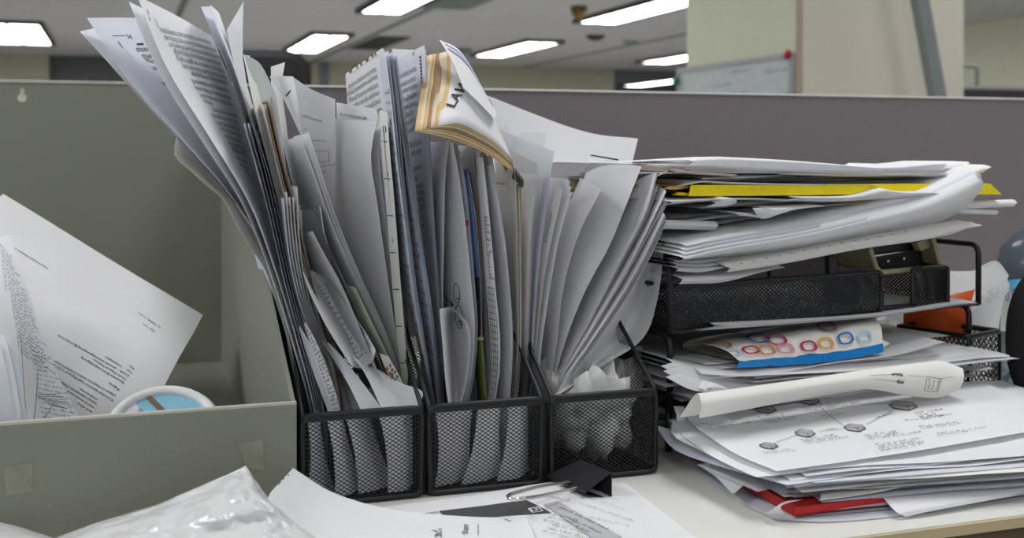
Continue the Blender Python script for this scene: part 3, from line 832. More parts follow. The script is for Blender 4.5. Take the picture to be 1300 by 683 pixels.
# ---- leaning sheets behind the roll
sheet('paper_bundle', 'bundle of narrow sheets leaning left in the middle of the first slot', 0,
      R=[(515, 500), (492, 438), (448, 345), (413, 262), (394, 205), (381, 173)], yr=0.858, L=[(490, 490), (460, 440), (412, 345), (381, 262), (368, 215), (362, 178)], yl=0.97, m=W, n=3, step=(0.0035, 0.002, 0.0005), rag=0.003, ext=False)
sheet('paper_sheet', 'curved sheet with a flat top edge sunk in front of the leaning bundle', 0,
      R=[(500, 500), (470, 430), (432, 345), (412, 300), (405, 262)], yr=0.848, L=[(470, 490), (440, 430), (396, 350), (376, 300), (371, 268)], yl=0.95, m=WG, bulge=-0.012, ext=False)
sheet('paper_sheet', 'short sheet with square corner in front of the curved sheet', 0,
      R=[(492, 500), (466, 440), (436, 366), (412, 322), (397, 293)], yr=0.84, L=[(462, 490), (430, 430), (394, 355), (382, 318), (378, 298)], yl=0.93, m=WG, ext=False)
g = [[P(446, 464, 0.815), P(459, 468, 0.85), P(473, 458, 0.84), P(477, 444, 0.822)], [P(420, 424, 0.82), P(440, 424, 0.875), P(452, 415, 0.87), P(457, 411, 0.84)], [P(396, 378, 0.83), P(412, 376, 0.885), P(424, 370, 0.88), P(428, 371, 0.85)], [P(384, 345, 0.84), P(393, 344, 0.88), P(400, 345, 0.88), P(405, 347, 0.86)]]
s = Surf(g); o = obj('curled_sheet', s.mesh(10, 14), W); tag(o, 'sheet curled into a gutter with dark specks of print inside', 'paper')
pg = Page(); pg.scrawl(0.012, 0.085, 0.022, 16, 0.005, trn, 0.003); pg.put(s, INK, o, w=0.04, h=0.11)
g = [[P(489, 529, 0.812), P(505, 533, 0.815), P(530, 519, 0.812)], [P(475, 498, 0.815), P(503, 508, 0.83), P(536, 497, 0.815)], [P(462, 472, 0.82), P(483, 484, 0.84), P(508, 486, 0.83)], [P(448, 452, 0.83), P(465, 463, 0.85), P(482, 470, 0.85)]]
s = Surf(g); o = obj('curled_sheet', s.mesh(10, 12), W); tag(o, 'bright white scoop-shaped sheet end hanging over the first slot rim', 'paper')
sheet('paper_sheet', 'sheet with green edge and flower print beside the white scoop', 0,
      R=[(518, 492), (500, 465), (475, 415), (452, 365)], yr=0.838, L=[(500, 486), (480, 452), (456, 405), (436, 360)], yl=0.88, m=mat('pale_green_paper', (0.62, 0.68, 0.55), 0.7, noise_amt=0.2, noise_scale=30, trans=0.1), ext=False)
fl = MB()
c = P(494, 470, 0.8345)
fl = Page()
for k in range(5): fl.ring(0.0022 * math.cos(k * PI / 2.5), 0.0026 * math.sin(k * PI / 2.5) + k % 2 * 0.001, 0.0006, 0.0008, 0.0010, 7)
v = [c + Vector((a, -0.0004, b)) for a, b in fl.v]
ob = bpy.data.objects[o.name]
sheet('greeting_card', 'card with a small red and green floral motif tucked by the scoop', 0,
      R=[(516, 493), (506, 474), (494, 452)], yr=0.833, L=[(500, 488), (490, 468), (482, 448)], yl=0.842, m=WW, ext=False, cat='card')
card = [q for q in bpy.data.objects if q.name.startswith('greeting_card')][0]
obj('flower', (v, fl.f), mat('flower_red', srgb(128, 74, 56), 0.7), card, smooth=False)['kind'] = 'stuff'
obj('leaf_motif', ([p + Vector((0.004, 0, -0.005)) for p in v], fl.f), mat('flower_green', srgb(70, 96, 56), 0.7), card, smooth=False)['kind'] = 'stuff'

# ---- big plain sheets, right half of the first slot
sheet('paper_sheet', 'wide plain grey-white sheet filling the right half of the first slot', 0,
      R=[(516, 490), (502, 420), (489, 330), (478, 250), (470, 190), (478, 154)], yr=0.86, L=[(470, 440), (448, 370), (431, 310), (425, 250), (423, 190), (424, 150)], yl=0.98, m=WG, bulge=0.006, ext=False)
sheet('paper_sheet', 'pale sheet with a folded-over corner behind the wide plain sheet', 0,
      R=[(519, 492), (508, 420), (497, 330), (487, 250), (481, 190), (484, 153)], yr=0.866, L=[(480, 440), (460, 370), (445, 310), (437, 240), (434, 190), (455, 158)], yl=0.98, m=W, ext=False)
_, s, o = sheet('paper_sheet', 'white sheet with one line of small print along its top edge', 0,
      R=[(521, 494), (511, 420), (501, 330), (492, 250), (486, 190), (478, 138)], yr=0.875, L=[(485, 440), (462, 370), (446, 310), (437, 240), (430, 190), (427, 130)], yl=0.99, m=W, ext=False)
pg = Page(); pg.scrawl(0.01, 0.283, 0.10, 1, 0.004, trn, 0.0036); pg.put(s, INK, o, w=0.13, h=0.297)
sheet('paper_bundle', 'bundle of pale sheets right of the wide plain sheet', 0,
      R=[(522, 495), (514, 430), (503, 340), (494, 250), (488, 200), (486, 165)], yr=0.852, yl=1.0, m=W, n=4, step=(0.0016, 0.002, 0.001), rag=0.004, ext=False)
_, s, o = sheet('paper_sheet', 'narrow strip with ruled table lines along the first slot divider', 0,
      R=[(519, 492), (514, 430), (507, 340), (500, 250), (495, 190), (492, 142)], yr=0.845, L=[(511, 492), (504, 430), (496, 340), (489, 250), (484, 190), (482, 140)], yl=0.86, m=WW, ext=False)
pg = Page()
for k in range(8): pg.rect(0.002, 0.02 + k * 0.03, 0.011, 0.0207 + k * 0.03)
pg.text('13', 0.0035, 0.208, 0.0075, bold=True); pg.text('0', 0.006, 0.172, 0.006); pg.text('0', 0.006, 0.118, 0.006)
pg.put(s, INK, o, w=0.0135, h=0.225)
# text sheet of the tall middle group
root, s, o = sheet('stapled_document', 'tall text document with a cream and black patterned strip along its top', 0,
      R=[(519, 420), (512, 340), (504, 250), (496, 160), (486, 61)], yr=0.885, L=[(470, 410), (460, 340), (451, 250), (444, 170), (439, 94)], yl=1.03, m=W, n=3, step=(0.0018, 0.002, -0.001), rag=0.003, ext=False, ns=8)
f = Finder(s); pg = Page(); f.thai(pg, [(443, 113, 478, 90), (441, 123, 480, 99), (443, 131, 481, 110), (444, 140, 482, 120), (446, 150, 484, 130), (447, 160, 485, 141)], 0.0058, 5); pg.put(s, INK, o, w=f.W, h=f.H)
pg = Page(); pp = Page()
for k in range(8):
    a = k / 8; b = (k + 1) / 8
    f.poly(pg, [(440 + 45 * a, 93 - 31 * a), (440 + 45 * b, 93 - 31 * b), (440 + 45 * b, 97.5 - 31 * b), (440 + 45 * a, 97.5 - 31 * a)])
for a, w in ((0.1, .09), (0.3, .05), (0.42, .06), (0.56, .10), (0.74, .05), (0.83, .05)): f.poly(pp, [(440 + 45 * a, 94 - 31 * a), (440 + 45 * (a + w), 94 - 31 * (a + w)), (440 + 45 * (a + w * .7), 97 - 31 * (a + w * .7)), (440 + 45 * (a + w * .2), 97 - 31 * (a + w * .2))])
pg.put(s, WW, o, w=f.W, h=f.H, name='top_strip'); pp.put(s, mat('khaki_ink', srgb(96, 90, 66), 0.7), o, w=f.W, h=f.H, name='strip_pattern', lift=0.0009)

# ---- second slot
root, s, o = sheet('stapled_document', 'blue-grey shaded stapled document at the left of the second slot', 1,
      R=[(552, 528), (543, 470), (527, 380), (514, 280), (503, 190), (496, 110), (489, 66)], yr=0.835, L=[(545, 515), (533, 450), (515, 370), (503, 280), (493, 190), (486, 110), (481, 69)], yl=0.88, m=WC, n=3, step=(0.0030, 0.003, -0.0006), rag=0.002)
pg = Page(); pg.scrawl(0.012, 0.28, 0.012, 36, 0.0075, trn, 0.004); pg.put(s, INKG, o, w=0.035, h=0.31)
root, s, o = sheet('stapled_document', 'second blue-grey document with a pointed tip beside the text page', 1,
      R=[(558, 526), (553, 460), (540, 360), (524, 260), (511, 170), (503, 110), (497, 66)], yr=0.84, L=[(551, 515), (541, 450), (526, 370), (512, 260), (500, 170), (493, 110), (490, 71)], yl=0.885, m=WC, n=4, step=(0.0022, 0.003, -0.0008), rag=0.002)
pg = Page(); pg.scrawl(0.01, 0.285, 0.02, 30, 0.009, trn, 0.004); pg.put(s, INKG, o, w=0.035, h=0.31)
root, s, o = sheet('stapled_document', 'tall bold-text document with punched right edge standing by the magazine', 1,
      R=[(563, 526), (561, 450), (555, 350), (548, 250), (544, 160), (539, 57)], yr=0.855, L=[(545, 450), (540, 400), (530, 320), (517, 220), (507, 130), (501, 77)], yl=1.01, m=WC, n=2, step=(0.002, 0.003, -0.003), ns=8)
f = Finder(s); pg = Page()
f.thai(pg, [(505, 102, 529, 90), (507, 112.5, 529, 102), (509.5, 120, 530, 111), (510.5, 131, 531.5, 122), (512, 140.5, 531, 133.5), (514, 151, 526, 145), (514, 161, 528, 154), (517, 170, 532, 164), (521, 188, 536, 183), (523, 198, 536, 194), (525, 218, 537, 214), (527, 230, 531, 229), (529.5, 240, 538, 237), (530, 248, 539, 246), (531, 257, 539, 254), (534, 267, 540, 264), (536, 280, 541, 277), (537, 290, 540, 288), (538, 302, 541, 300), (539, 312, 541, 310)], 0.0064, 5)
for i in range(11): f.line(pg, (533 + i * 0.3, 73 + i * 4.4), (535 + i * 0.3, 72 + i * 4.4), 0.0018)
f.text(pg, '5', (524, 71), (527, 69.5), 0.007)
pg.put(s, INK, o, w=f.W, h=f.H)
sheet('paper_sheet', 'blank sheet top showing behind the bold-text document', 1,
      R=[(560, 420), (550, 300), (540, 180), (528, 63)], yr=1.0, L=[(535, 420), (520, 300), (508, 180), (498, 62)], yl=1.03, m=W, ext=False)
sheet('folded_sheet', 'grey-white sheet folded to a star-like point under the magazine', 1,
      R=[(566, 480), (563, 400), (564, 300), (566, 215), (571, 176)], yr=0.85, L=[(561, 480), (557, 400), (553, 300), (549, 230), (551, 191)], yl=0.9, m=W, ext=False)
root, s, o = sheet('paper_sheet', 'sheet with hand-drawn circles and arrows in the second slot', 1,
      R=[(587, 522), (600, 470), (603, 420), (598, 350), (589, 270), (581, 215), (575, 180)], yr=0.838, L=[(562, 520), (559, 450), (557, 390), (557, 320), (561, 260), (566, 215), (571, 190)], yl=0.93, m=WG, bulge=0.008)
pg = Page()
pg.ring(0.052, 0.176, 0.0045, 0.010, 0.0009); pg.ring(0.053, 0.152, 0.006, 0.012, 0.0009); pg.ring(0.022, 0.163, 0.010, 0.008, 0.0009); pg.ring(0.010, 0.183, 0.006, 0.009, 0.0009)
pg.line(0.016, 0.174, 0.044, 0.163, 0.0012); pg.poly([(0.046, 0.1625), (0.041, 0.1665), (0.0405, 0.161)]); pg.poly([(0.013, 0.175), (0.018, 0.1765), (0.0175, 0.1715)])
pg.text('B', 0.051, 0.148, 0.012, rot=-1.2); pg.text('3', 0.051, 0.172, 0.008, rot=-1.2)
pg.line(0.006, 0.2, 0.012, 0.182, 0.0008); pg.line(0.006, 0.12, 0.012, 0.15, 0.0008)
pg.put(s, INK, o, w=0.075, h=0.33)
g = [[P(572, 528, 0.82), P(576, 528, 0.84), P(582, 524, 0.825)], [P(566, 490, 0.822), P(580, 488, 0.87), P(594, 480, 0.83)], [P(562, 440, 0.824), P(577, 436, 0.885), P(598, 432, 0.832)], [P(559, 406, 0.826), P(575, 402, 0.885), P(594, 412, 0.834)], [P(558, 392, 0.828), P(574, 390.5, 0.86), P(586, 401, 0.834)]]
o = obj('curled_sheet', Surf(g).mesh(10, 12), WG); tag(o, 'arched curled sheet low in the second slot under the hand-drawn sheet', 'paper')
sheet('paper_sheet', 'purple-tinged sheet edge left of the blue booklet', 1, R=[(592, 524), (603, 470), (606, 420), (601, 350), (594, 270), (587, 210), (579, 180)], yr=0.845, yl=1.0, m=WC, n=2, step=(0.0015, 0.002, 0))
# blue booklet
bk = empty('booklet', P(604, 520, 0.85), 'blue booklet spine with black and green lower bands in the second slot', 'booklet')
def band(v0, v1, m, nm):
    L0 = [(607, 515), (601, 440), (599, 400), (598, 352), (592, 300), (586, 240), (583, 213)]; R0 = [(615, 515), (611, 440), (610, 400), (607, 352), (602, 300), (595, 240), (592, 218)]
    def px(lst, v):
        for i in range(len(lst) - 1):
            if lst[i + 1][1] <= v <= lst[i][1]:
                f = (v - lst[i][1]) / (lst[i + 1][1] - lst[i][1]); return lst[i][0] + f * (lst[i + 1][0] - lst[i][0])
        return lst[-1][0]
    rows = [[P(px(L0, v0 + (v1 - v0) * k / 4), v0 + (v1 - v0) * k / 4, 0.87), P(px(R0, v0 + (v1 - v0) * k / 4), v0 + (v1 - v0) * k / 4, 0.85)] for k in range(5)]
    return obj(nm, solid(Surf(rows), 2, 6, 0.002), m, bk)
band(515, 432, OLIVE, 'green_band'); band(432, 428, WW, 'white_band'); band(428, 352, BLACKP, 'black_band'); cv = band(352, 215, BLUE, 'cover')
m_ = MB(); c = P(593, 283, 0.848); m_.tube([c, c + Vector((0, -0.0006, 0))], 0.0022, 10); obj('red_dot', m_.vf(), RED, cv)
sheet('booklet', 'thin cream and brown page edges right of the blue booklet', 1, R=[(620, 520), (612, 440), (611, 380), (607, 300), (601, 250), (595, 221)], yr=0.848, yl=0.98, m=CREAM, n=3, step=(0.0016, 0.002, 0.001), rag=0.004, cat='booklet', mats=[WW, BROWN, WW])
sheet('paper_bundle', 'small bundle of white page tops under the drooping magazine', 1, R=[(622, 520), (619, 440), (617, 380), (612, 300), (605, 240), (600, 194)], yr=0.852, L=[(600, 440), (598, 380), (594, 300), (588, 240), (583, 195)], yl=0.98, m=W, n=3, step=(0.003, 0.003, 0.0006), rag=0.005, ext=False)
sheet('paper_bundle', 'thick white bundle next to the dotted table page', 1, R=[(625, 520), (628, 440), (622, 370), (616, 300), (611, 240), (608, 192)], yr=0.846, yl=0.99, m=W, n=5, step=(0.0022, 0.002, 0.0006), rag=0.005, ext=True)
_, s, o = sheet('paper_sheet', 'page with a vertical column of print and a grid table, second slot', 1,
      R=[(622, 520), (634, 480), (635, 430), (630, 370), (624, 300), (617, 240), (613, 200)], yr=0.833, L=[(616, 520), (622, 480), (622, 430), (618, 370), (612, 300), (607, 240), (604, 200)], yl=0.85, m=WG)
pg = Page()
for k in range(26):
    z = 0.02 + k * 0.0055; pg.line(0.003, z, 0.013, z, 0.0005, 1)
for x in (0.003, 0.0063, 0.0097, 0.013): pg.line(x, 0.02, x, 0.158, 0.0005, 8)
pg.scrawl(0.007, 0.218, 0.005, 17, 0.0033, trn, 0.0026)
pg.put(s, INK, o, w=0.016, h=0.27)
sheet('paper_bundle', 'white bundle right of the grid table page', 1, R=[(645, 518), (650, 460), (648, 390), (640, 310), (630, 250), (623, 210)], yr=0.84, yl=1.0, m=W, n=4, step=(0.0012, 0.002, 0.001), rag=0.006)
_, s, o = sheet('card_folder', 'cream-white card folder with torn right edge below the magazine end', 1,
      R=[(654, 515), (658, 460), (658, 380), (657, 300), (656, 262), (659, 228), (653, 213)], yr=0.842, L=[(640, 515), (640, 440), (638, 370), (634, 300), (630, 240), (628, 204)], yl=0.93, m=mat('pale_card', (0.70, 0.69, 0.64), 0.7, trans=0.08, spec=0.2), n=2, step=(0.002, 0.004, -0.002), cat='folder')
pg = Page(); pg.line(0.004, 0.165, 0.05, 0.158, 0.0009, 5); pg.put(s, INKL, o, w=0.055, h=0.30)
sheet('booklet', 'narrow booklet with tan page edges right of the card folder', 1, R=[(657, 515), (661, 450), (662, 380), (661, 300), (660, 260), (660, 236)], yr=0.848, yl=0.99, m=WW, n=3, step=(0.0010, 0.002, 0.0008), cat='booklet', mats=[W, TAN, WW])
sheet('paper_bundle', 'bundle of slim white sheets with a curled white tip, right side of second slot', 1, R=[(666, 512), (669, 450), (671, 380), (674, 300), (677, 250), (683, 226)], yr=0.85, yl=0.98, m=W, n=5, step=(0.0016, 0.002, -0.0008), rag=0.006)
sheet('paper_sheet', 'pale blue sheet edge leaning right over the second slot divider', 1, R=[(673, 508), (677, 430), (684, 340), (692, 270), (697, 222)], yr=0.846, L=[(668, 500), (670, 430), (676, 340), (682, 285), (690, 225)], yl=0.87, m=WC, n=2, step=(0.0015, 0.002, 0.0005))
_, s, o = sheet('paper_sheet', 'cream strip with a slanted line of print near the big white sheet', 1,
      R=[(676, 506), (682, 430), (692, 350), (703, 290), (714, 240)], yr=0.852, L=[(672, 500), (676, 430), (684, 350), (691, 300), (704, 238)], yl=0.875, m=WW)
pg = Page(); pg.text('KYTTT1ECKN11', 0.007, 0.215, 0.006, rot=PI / 2, fit=0.03); pg.put(s, INK, o, w=0.014, h=0.27)
sheet('paper_bundle', 'bundle of white sheets leaning right beside the slanted print strip', 1, R=[(680, 508), (689, 430), (701, 350), (713, 290), (726, 245)], yr=0.858, yl=1.0, m=W, n=5, step=(0.0008, 0.004, 0.002), rag=0.006)
# sheets standing behind
sheet('paper_sheet', 'broad translucent bluish sheet with straight top edge behind the magazine', 1,
      R=[(690, 420), (692, 300), (697, 240), (704, 192)], yr=0.93, L=[(640, 420), (637, 300), (634, 230), (630, 163)], yl=0.985, m=mat('vellum', (0.66, 0.69, 0.72), 0.5, trans=0.3, spec=0.3), ext=False)
sheet('paper_sheet', 'lower bluish sheet with a slanted top edge beneath the magazine end', 1,
      R=[(684, 420), (683, 300), (684, 250), (682, 207)], yr=0.90, L=[(650, 420), (650, 300), (648, 240), (643, 188)], yl=0.95, m=WG, ext=False)
sheet('paper_sheet', 'small white rectangle of paper peeking above the bluish sheet, left one', 1, R=[(650, 300), (650, 220), (647, 158)], yr=1.0, L=[(632, 300), (630, 220), (626, 161)], yl=1.01, m=W, ext=False)
sheet('paper_sheet', 'small white sheet top with folded corner peeking above the bluish sheet', 1, R=[(690, 300), (689, 220), (694, 168)], yr=1.0, L=[(662, 300), (660, 220), (659, 169)], yl=1.01, m=W, ext=False)
g = [[P(660, 400, 1.0), P(710, 400, 1.02), P(760, 400, 1.04)], [P(640, 300, 1.01), P(715, 300, 1.03), P(785, 300, 1.05)], [P(615, 200, 1.03), P(722, 225, 1.04), P(795, 240, 1.055)], [P(590, 110, 1.04), P(735, 165, 1.05), P(810, 176, 1.06)]]
s = Surf(g); o = obj('paper_sheet', s.mesh(12, 12), W); tag(o, 'large blank white sheet with a creased top edge standing at the back', 'paper')
cl = MB(); cl.box8([P(u, v, y) for u, v, y in ((652, 215, 0.845), (663, 229, 0.845), (663, 238, 0.845), (650, 226, 0.845), (654, 213, 0.86), (665, 228, 0.86), (665, 237, 0.86), (652, 224, 0.86))])
tag(obj('paper_clip', cl.vf(), BLACKP, smooth=False), 'black clip corner at the end of the drooping magazine', 'clip')

# ---- third slot
sheet('paper_sheet', 'grey shaded sheet left of the tall bright sheet in the third slot', 2,
      R=[(700, 488), (707, 440), (713, 380), (727, 320), (745, 275), (764, 240)], yr=0.852, L=[(684, 470), (686, 430), (692, 370), (706, 300), (722, 260), (737, 226)], yl=0.94, m=WG)
_, s, o = sheet('paper_sheet', 'tall bright white sheet leaning right with a short black line at its top', 2,
      R=[(701, 500), (716, 440), (740, 375), (770, 320), (786, 286), (801, 240), (814, 211)], yr=0.86, L=[(690, 470), (698, 430), (708, 370), (718, 320), (732, 270), (740, 225), (748, 200)], yl=0.965, m=W, bulge=0.006, ns=8)
lb = MB(); lb.strip(P(750, 197, 0.955), P(785, 203, 0.905), 0.0016, Vector((0, 1, 0))); obj('print', lb.vf(), INK, o, smooth=False)  # short dark strip along the top of the sheet
sheet('paper_bundle', 'fan of white sheets with curled tips right of the tall bright sheet', 2,
      R=[(703, 501), (724, 455), (756, 395), (786, 335), (812, 285), (833, 240), (834, 218)], yr=0.852, L=[(697, 470), (712, 430), (740, 370), (770, 310), (792, 262), (804, 232)], yl=0.93, m=W, n=3, step=(0.002, 0.003, -0.0035), rag=0.006, bulge=0.003)
sheet('paper_bundle', 'white sheets with square corners leaning farthest right at the top', 2,
      R=[(704, 502), (730, 455), (765, 395), (800, 335), (826, 285), (846, 243)], yr=0.842, L=[(699, 480), (720, 435), (752, 380), (785, 325), (812, 275), (828, 228)], yl=0.9, m=W, n=3, step=(0.002, 0.002, -0.0045), rag=0.004)
root, s, o = sheet('paper_bundle', 'grey-white sheets with pen marks and a square corner beside the paper pile', 2,
      R=[(706, 503), (735, 457), (772, 402), (805, 350), (830, 303), (844, 272)], yr=0.834, L=[(702, 485), (726, 440), (760, 385), (792, 332), (814, 290), (828, 262)], yl=0.885, m=WG, n=3, step=(0.0016, 0.0015, -0.004), rag=0.002)
pg = Page(); pg.text('xr', 0.012, 0.245, 0.009, rot=0.3); pg.text('/~', 0.03, 0.252, 0.009, rot=0.2); pg.put(s, INKG, o, w=0.06, h=0.32)
g = [[P(704, 502, 0.828), P(705.5, 502.5, 0.829), P(707, 503, 0.83)], [P(726, 468, 0.835), P(742, 472, 0.85), P(762, 466, 0.835)], [P(765, 410, 0.84), P(792, 420, 0.88), P(816, 430, 0.85)], [P(797, 355, 0.845), P(818, 362, 0.89), P(835, 378, 0.86)], [P(820, 311, 0.85), P(831, 312, 0.875), P(843, 315, 0.86)]]
s = Surf(g); o = obj('curled_sheet', s.mesh(10, 20), WG); tag(o, 'large grey sheet curling down to the right over the third slot', 'paper')
pg = Page(); pg.text('~', 0.03, 0.20, 0.012, rot=-0.8); pg.put(s, INKG, o, w=0.06, h=0.22)
# crumpled bag in the third slot
def crumple(c, rx, ry, rz, seed, amp, freq, sub=4):
    b = bmesh.new(); bmesh.ops.create_icosphere(b, subdivisions=sub, radius=1)
    vs = []
    for v in b.verts:
        d = v.co.copy(); q = d * freq + Vector((seed, seed * 2, 0))
        r = 1 + amp * (abs(noise.noise(q)) * 2 - 0.7) + amp * 0.6 * (abs(noise.noise(q * 2.3)) * 2 - 0.6) + amp * 0.3 * noise.noise(q * 5)
        vs.append(Vector((max(-1, min(1, d.x * 1.25)) * rx * r ** 0.5, max(-1, min(1, d.y * 1.25)) * ry * r ** 0.5, d.z * rz * r)) + c)
    b.verts.index_update(); fs = [tuple(x.index for x in f.verts) for f in b.faces]; b.free(); return vs, fs
PLASTIC = mat('cloudy_plastic', (0.72, 0.72, 0.71), 0.3, noise_amt=0.03, spec=0.5, trans=0.3)
cx = (UX[2][0] + UX[2][1]) / 2
v, f = crumple(Vector((cx + 0.006, 0.868, DESK_Z + 0.046)), 0.033, 0.05, 0.043, 3.3, 0.5, 1.8)
v = [Vector((min(max(p.x, UX[2][0] - 0.002), UX[2][1] + 0.002), max(p.y, OY0 + 0.004), max(p.z, DESK_Z + 0.0035))) for p in v]
tag(obj('plastic_bag', (v, f), PLASTIC), 'crumpled cloudy plastic bag stuffed in the third slot behind the mesh', 'bag')
g = [[P(728, 500, 0.87), P(770, 500, 0.85), P(812, 498, 0.87)], [P(742, 470, 0.88), P(775, 480, 0.86), P(813, 470, 0.88)], [P(760, 455, 0.90), P(790, 455, 0.88), P(810, 440, 0.90)]]
s = Surf(g); v, f = s.mesh(20, 14)
v = [p + Vector((0, 0.018 * abs(noise.noise(Vector((p.x * 70, p.z * 30, 1)))) - 0.008, 0.006 * noise.noise(p * 60))) for p in v]
tag(obj('plastic_wrap', (v, f), PLASTIC), 'clear plastic wrap rising out of the third slot under the curled sheet', 'wrap')

# ---- drooping magazine over the second slot
mg = empty('magazine', P(560, 160, 0.83), 'folded magazine with tan page edges drooping over the second slot', 'magazine')
A = [[P(527, 163, 0.795), P(560, 170, 0.80), P(592, 180, 0.815), P(625, 196, 0.83), P(653, 216, 0.845)],
     [P(534, 115, 0.85), P(563, 118, 0.85), P(590, 130, 0.855), P(616, 152, 0.865), P(640, 188, 0.87)],
     [P(541, 68, 0.90), P(562, 74, 0.90), P(582, 92, 0.90), P(604, 122, 0.90), P(626, 164, 0.90)]]
for i in range(7):
    off = Vector((0.0022 * i, 0.0008 * i, 0.0016 * i))
    gg = [[p + Vector((0.0030 * i * (1 - k / 4) + (0.004 * (2 - j) * 0.0), 0.0006 * i, 0.0016 * i - 0.0012)) for k, p in enumerate(r)] for j, r in enumerate(A)]
    # pages bow away from the fold at the left
    for r in gg: r[0] = r[0] + Vector((0, 0, -0.0010 * i))
    s = Surf(gg)
    mm = [TAN, CREAM, TAN, BROWN, CREAM, TAN, W][i]
    o = obj('page', solid(s, 16, 10, 0.0011), mm, mg)
    if i == 6: top = (s, o)
s, o = top
pg = Page(); pg.text('LAW', 0.016, 0.014, 0.016, rot=1.05, bold=True); pg.put(s, INK, o, w=0.085, h=0.09, lift=0.0012)
B = [[P(575, 128, 0.835), P(600, 152, 0.835), P(615, 168, 0.84)], [P(562, 95, 0.86), P(592, 125, 0.865), P(618, 160, 0.865)], [P(545, 66, 0.895), P(575, 84, 0.895), P(613, 150, 0.89)]]
B = [[p + Vector((0.008, 0.0, 0.0105)) for p in r] for r in B]
s = Surf(B); o = obj('loose_page', s.mesh(12, 10), W, mg)
pg = Page(); pg.line(0.008, 0.055, 0.075, 0.052, 0.0028, 10); pg.line(0.008, 0.061, 0.075, 0.057, 0.0014, 10); pg.put(s, mat('pale_blue_ink', srgb(130, 140, 190), 0.7), o, w=0.078, h=0.065)
bk2 = Surf([[P(613, 150, 0.885), P(618, 156, 0.885)], [P(628, 185, 0.88), P(634, 182, 0.88)], [P(642, 218, 0.868), P(648, 212, 0.868)]])
obj('back_page', solid(bk2, 3, 8, 0.001), BROWN, mg)

# broad sheet bottoms bowed against the front meshes
def bowed(label, ui, pts_t, pts_b, y0, y1, m, bow=0.006):
    x0, x1 = UX[ui]
    top = [P(u, v, y) for (u, v), y in zip(pts_t, (y0, (y0 + y1) / 2 - bow, y1))]; bot = [P(u, v, y) for (u, v), y in zip(pts_b, (y0, (y0 + y1) / 2 - bow, y1))]
    g = []
    for k in range(4):
        t = k / 3; r = [b.lerp(a, t) for a, b in zip(top, bot)]
        r = [Vector((min(max(p.x + 0.003 * math.sin(t * 3 + i), x0 - 0.003), x1 + 0.003), max(p.y, OY0 + 0.003), max(p.z, DESK_Z + 0.004))) for i, p in enumerate(r)]
        g.append(r)
    o = obj('paper_sheet', Surf(g).mesh(8, 10, wob=0.0004), m); tag(o, label, 'paper')
bowed('narrow sheet bottom pressed on the mesh at the far left of the first slot', 0, [(388, 525), (398, 525), (410, 522)], [(390, 625), (402, 632), (420, 634)], 0.812, 0.83, WC)
bowed('sheet bottom slanting behind the left half of the first mesh front', 0, [(412, 525), (424, 525), (438, 522)], [(425, 634), (440, 636), (462, 637)], 0.811, 0.832, W)
bowed('sheet bottom slanting to the right behind the first mesh front', 0, [(436, 522), (452, 524), (470, 524)], [(455, 636), (480, 637), (505, 634)], 0.814, 0.84, WG)
bowed('broad sheet bottom at the right behind the first mesh front', 0, [(480, 524), (505, 524), (528, 518)], [(492, 634), (510, 634), (530, 630)], 0.81, 0.822, W)
bowed('broad pale sheet bottom at the left behind the second mesh front', 1, [(552, 520), (580, 520), (605, 516)], [(552, 624), (575, 624), (590, 620)], 0.812, 0.835, WG)
bowed('sheet bottom curving through the middle of the second mesh front', 1, [(606, 516), (622, 516), (640, 514)], [(585, 620), (612, 620), (632, 618)], 0.811, 0.83, W)
bowed('sheet bottom at the right behind the second mesh front', 1, [(645, 512), (660, 512), (676, 510)], [(630, 616), (655, 616), (676, 612)], 0.811, 0.828, W)

g = [[P(462, 529, 0.822), P(476, 530, 0.82), P(491, 527, 0.818)], [P(440, 484, 0.835), P(452, 486, 0.832), P(468, 496, 0.825)], [P(408, 432, 0.85), P(418, 436, 0.848), P(432, 450, 0.84)]]
o = obj('paper_sheet', Surf(g).mesh(6, 10), W); tag(o, 'white sheet end with blunt tip left of the white scoop at the first slot rim', 'paper')
g = [[P(432, 530, 0.86), P(455, 530, 0.87), P(480, 529, 0.87)], [P(410, 470, 0.87), P(425, 470, 0.88), P(446, 484, 0.87)], [P(392, 420, 0.88), P(400, 420, 0.885), P(412, 432, 0.88)]]
o = obj('paper_sheet', Surf(g).mesh(6, 10), WG); tag(o, 'grey sheet in the hollow left of the white scoop', 'paper')

# ================================================================ what lies in the green box
A = P(257, 400, 1.17); B = P(4, 246, 1.27); C = P(178, 556, 0.93)
E_ = A.lerp(B, 0.5)
dn = (C - A); dn = dn.normalized() * 0.30
s = Surf([[A, A.lerp(B, 0.5) + Vector((0, -0.004, 0.0)), B], [A + dn * 0.5 + Vector((0, 0.012, 0)), E_ + dn * 0.5 + Vector((0, 0.004, 0)), B + dn * 0.5 + Vector((0, 0.006, 0))], [A + dn, E_ + dn, B + dn]])
s.g = [[Vector((p.x, p.y, max(p.z, DESK_Z + 0.008))) for p in r] for r in s.g]
o = obj('printed_letter', s.mesh(14, 18, wob=0.0008), WG); tag(o, 'large upside-down printed letter leaning in the green box', 'letter')
f = Finder(s); pg = Page()
f.text(pg, 'Support Service Number 90391', (61, 341), (13, 311), 0.0050, True)
f.text(pg, 'PL_ORDER_1111711', (204, 416), (176, 397), 0.0044, True)
f.text(pg, 'Page 1 of 6', (197, 421), (182, 411), 0.0044, True)
f.text(pg, 'Fax :', (171, 468), (163, 463), 0.0048, True)
f.text(pg, 'T.el :    +6620098039', (168, 473), (134, 452), 0.0048, True)
f.text(pg, 'E-mail :  amarate.bunrungyungyong@oracle.com', (164, 477), (74, 425), 0.0050, True)
f.text(pg, 'Oracle Support Services', (161, 482), (119, 456), 0.0050, True)
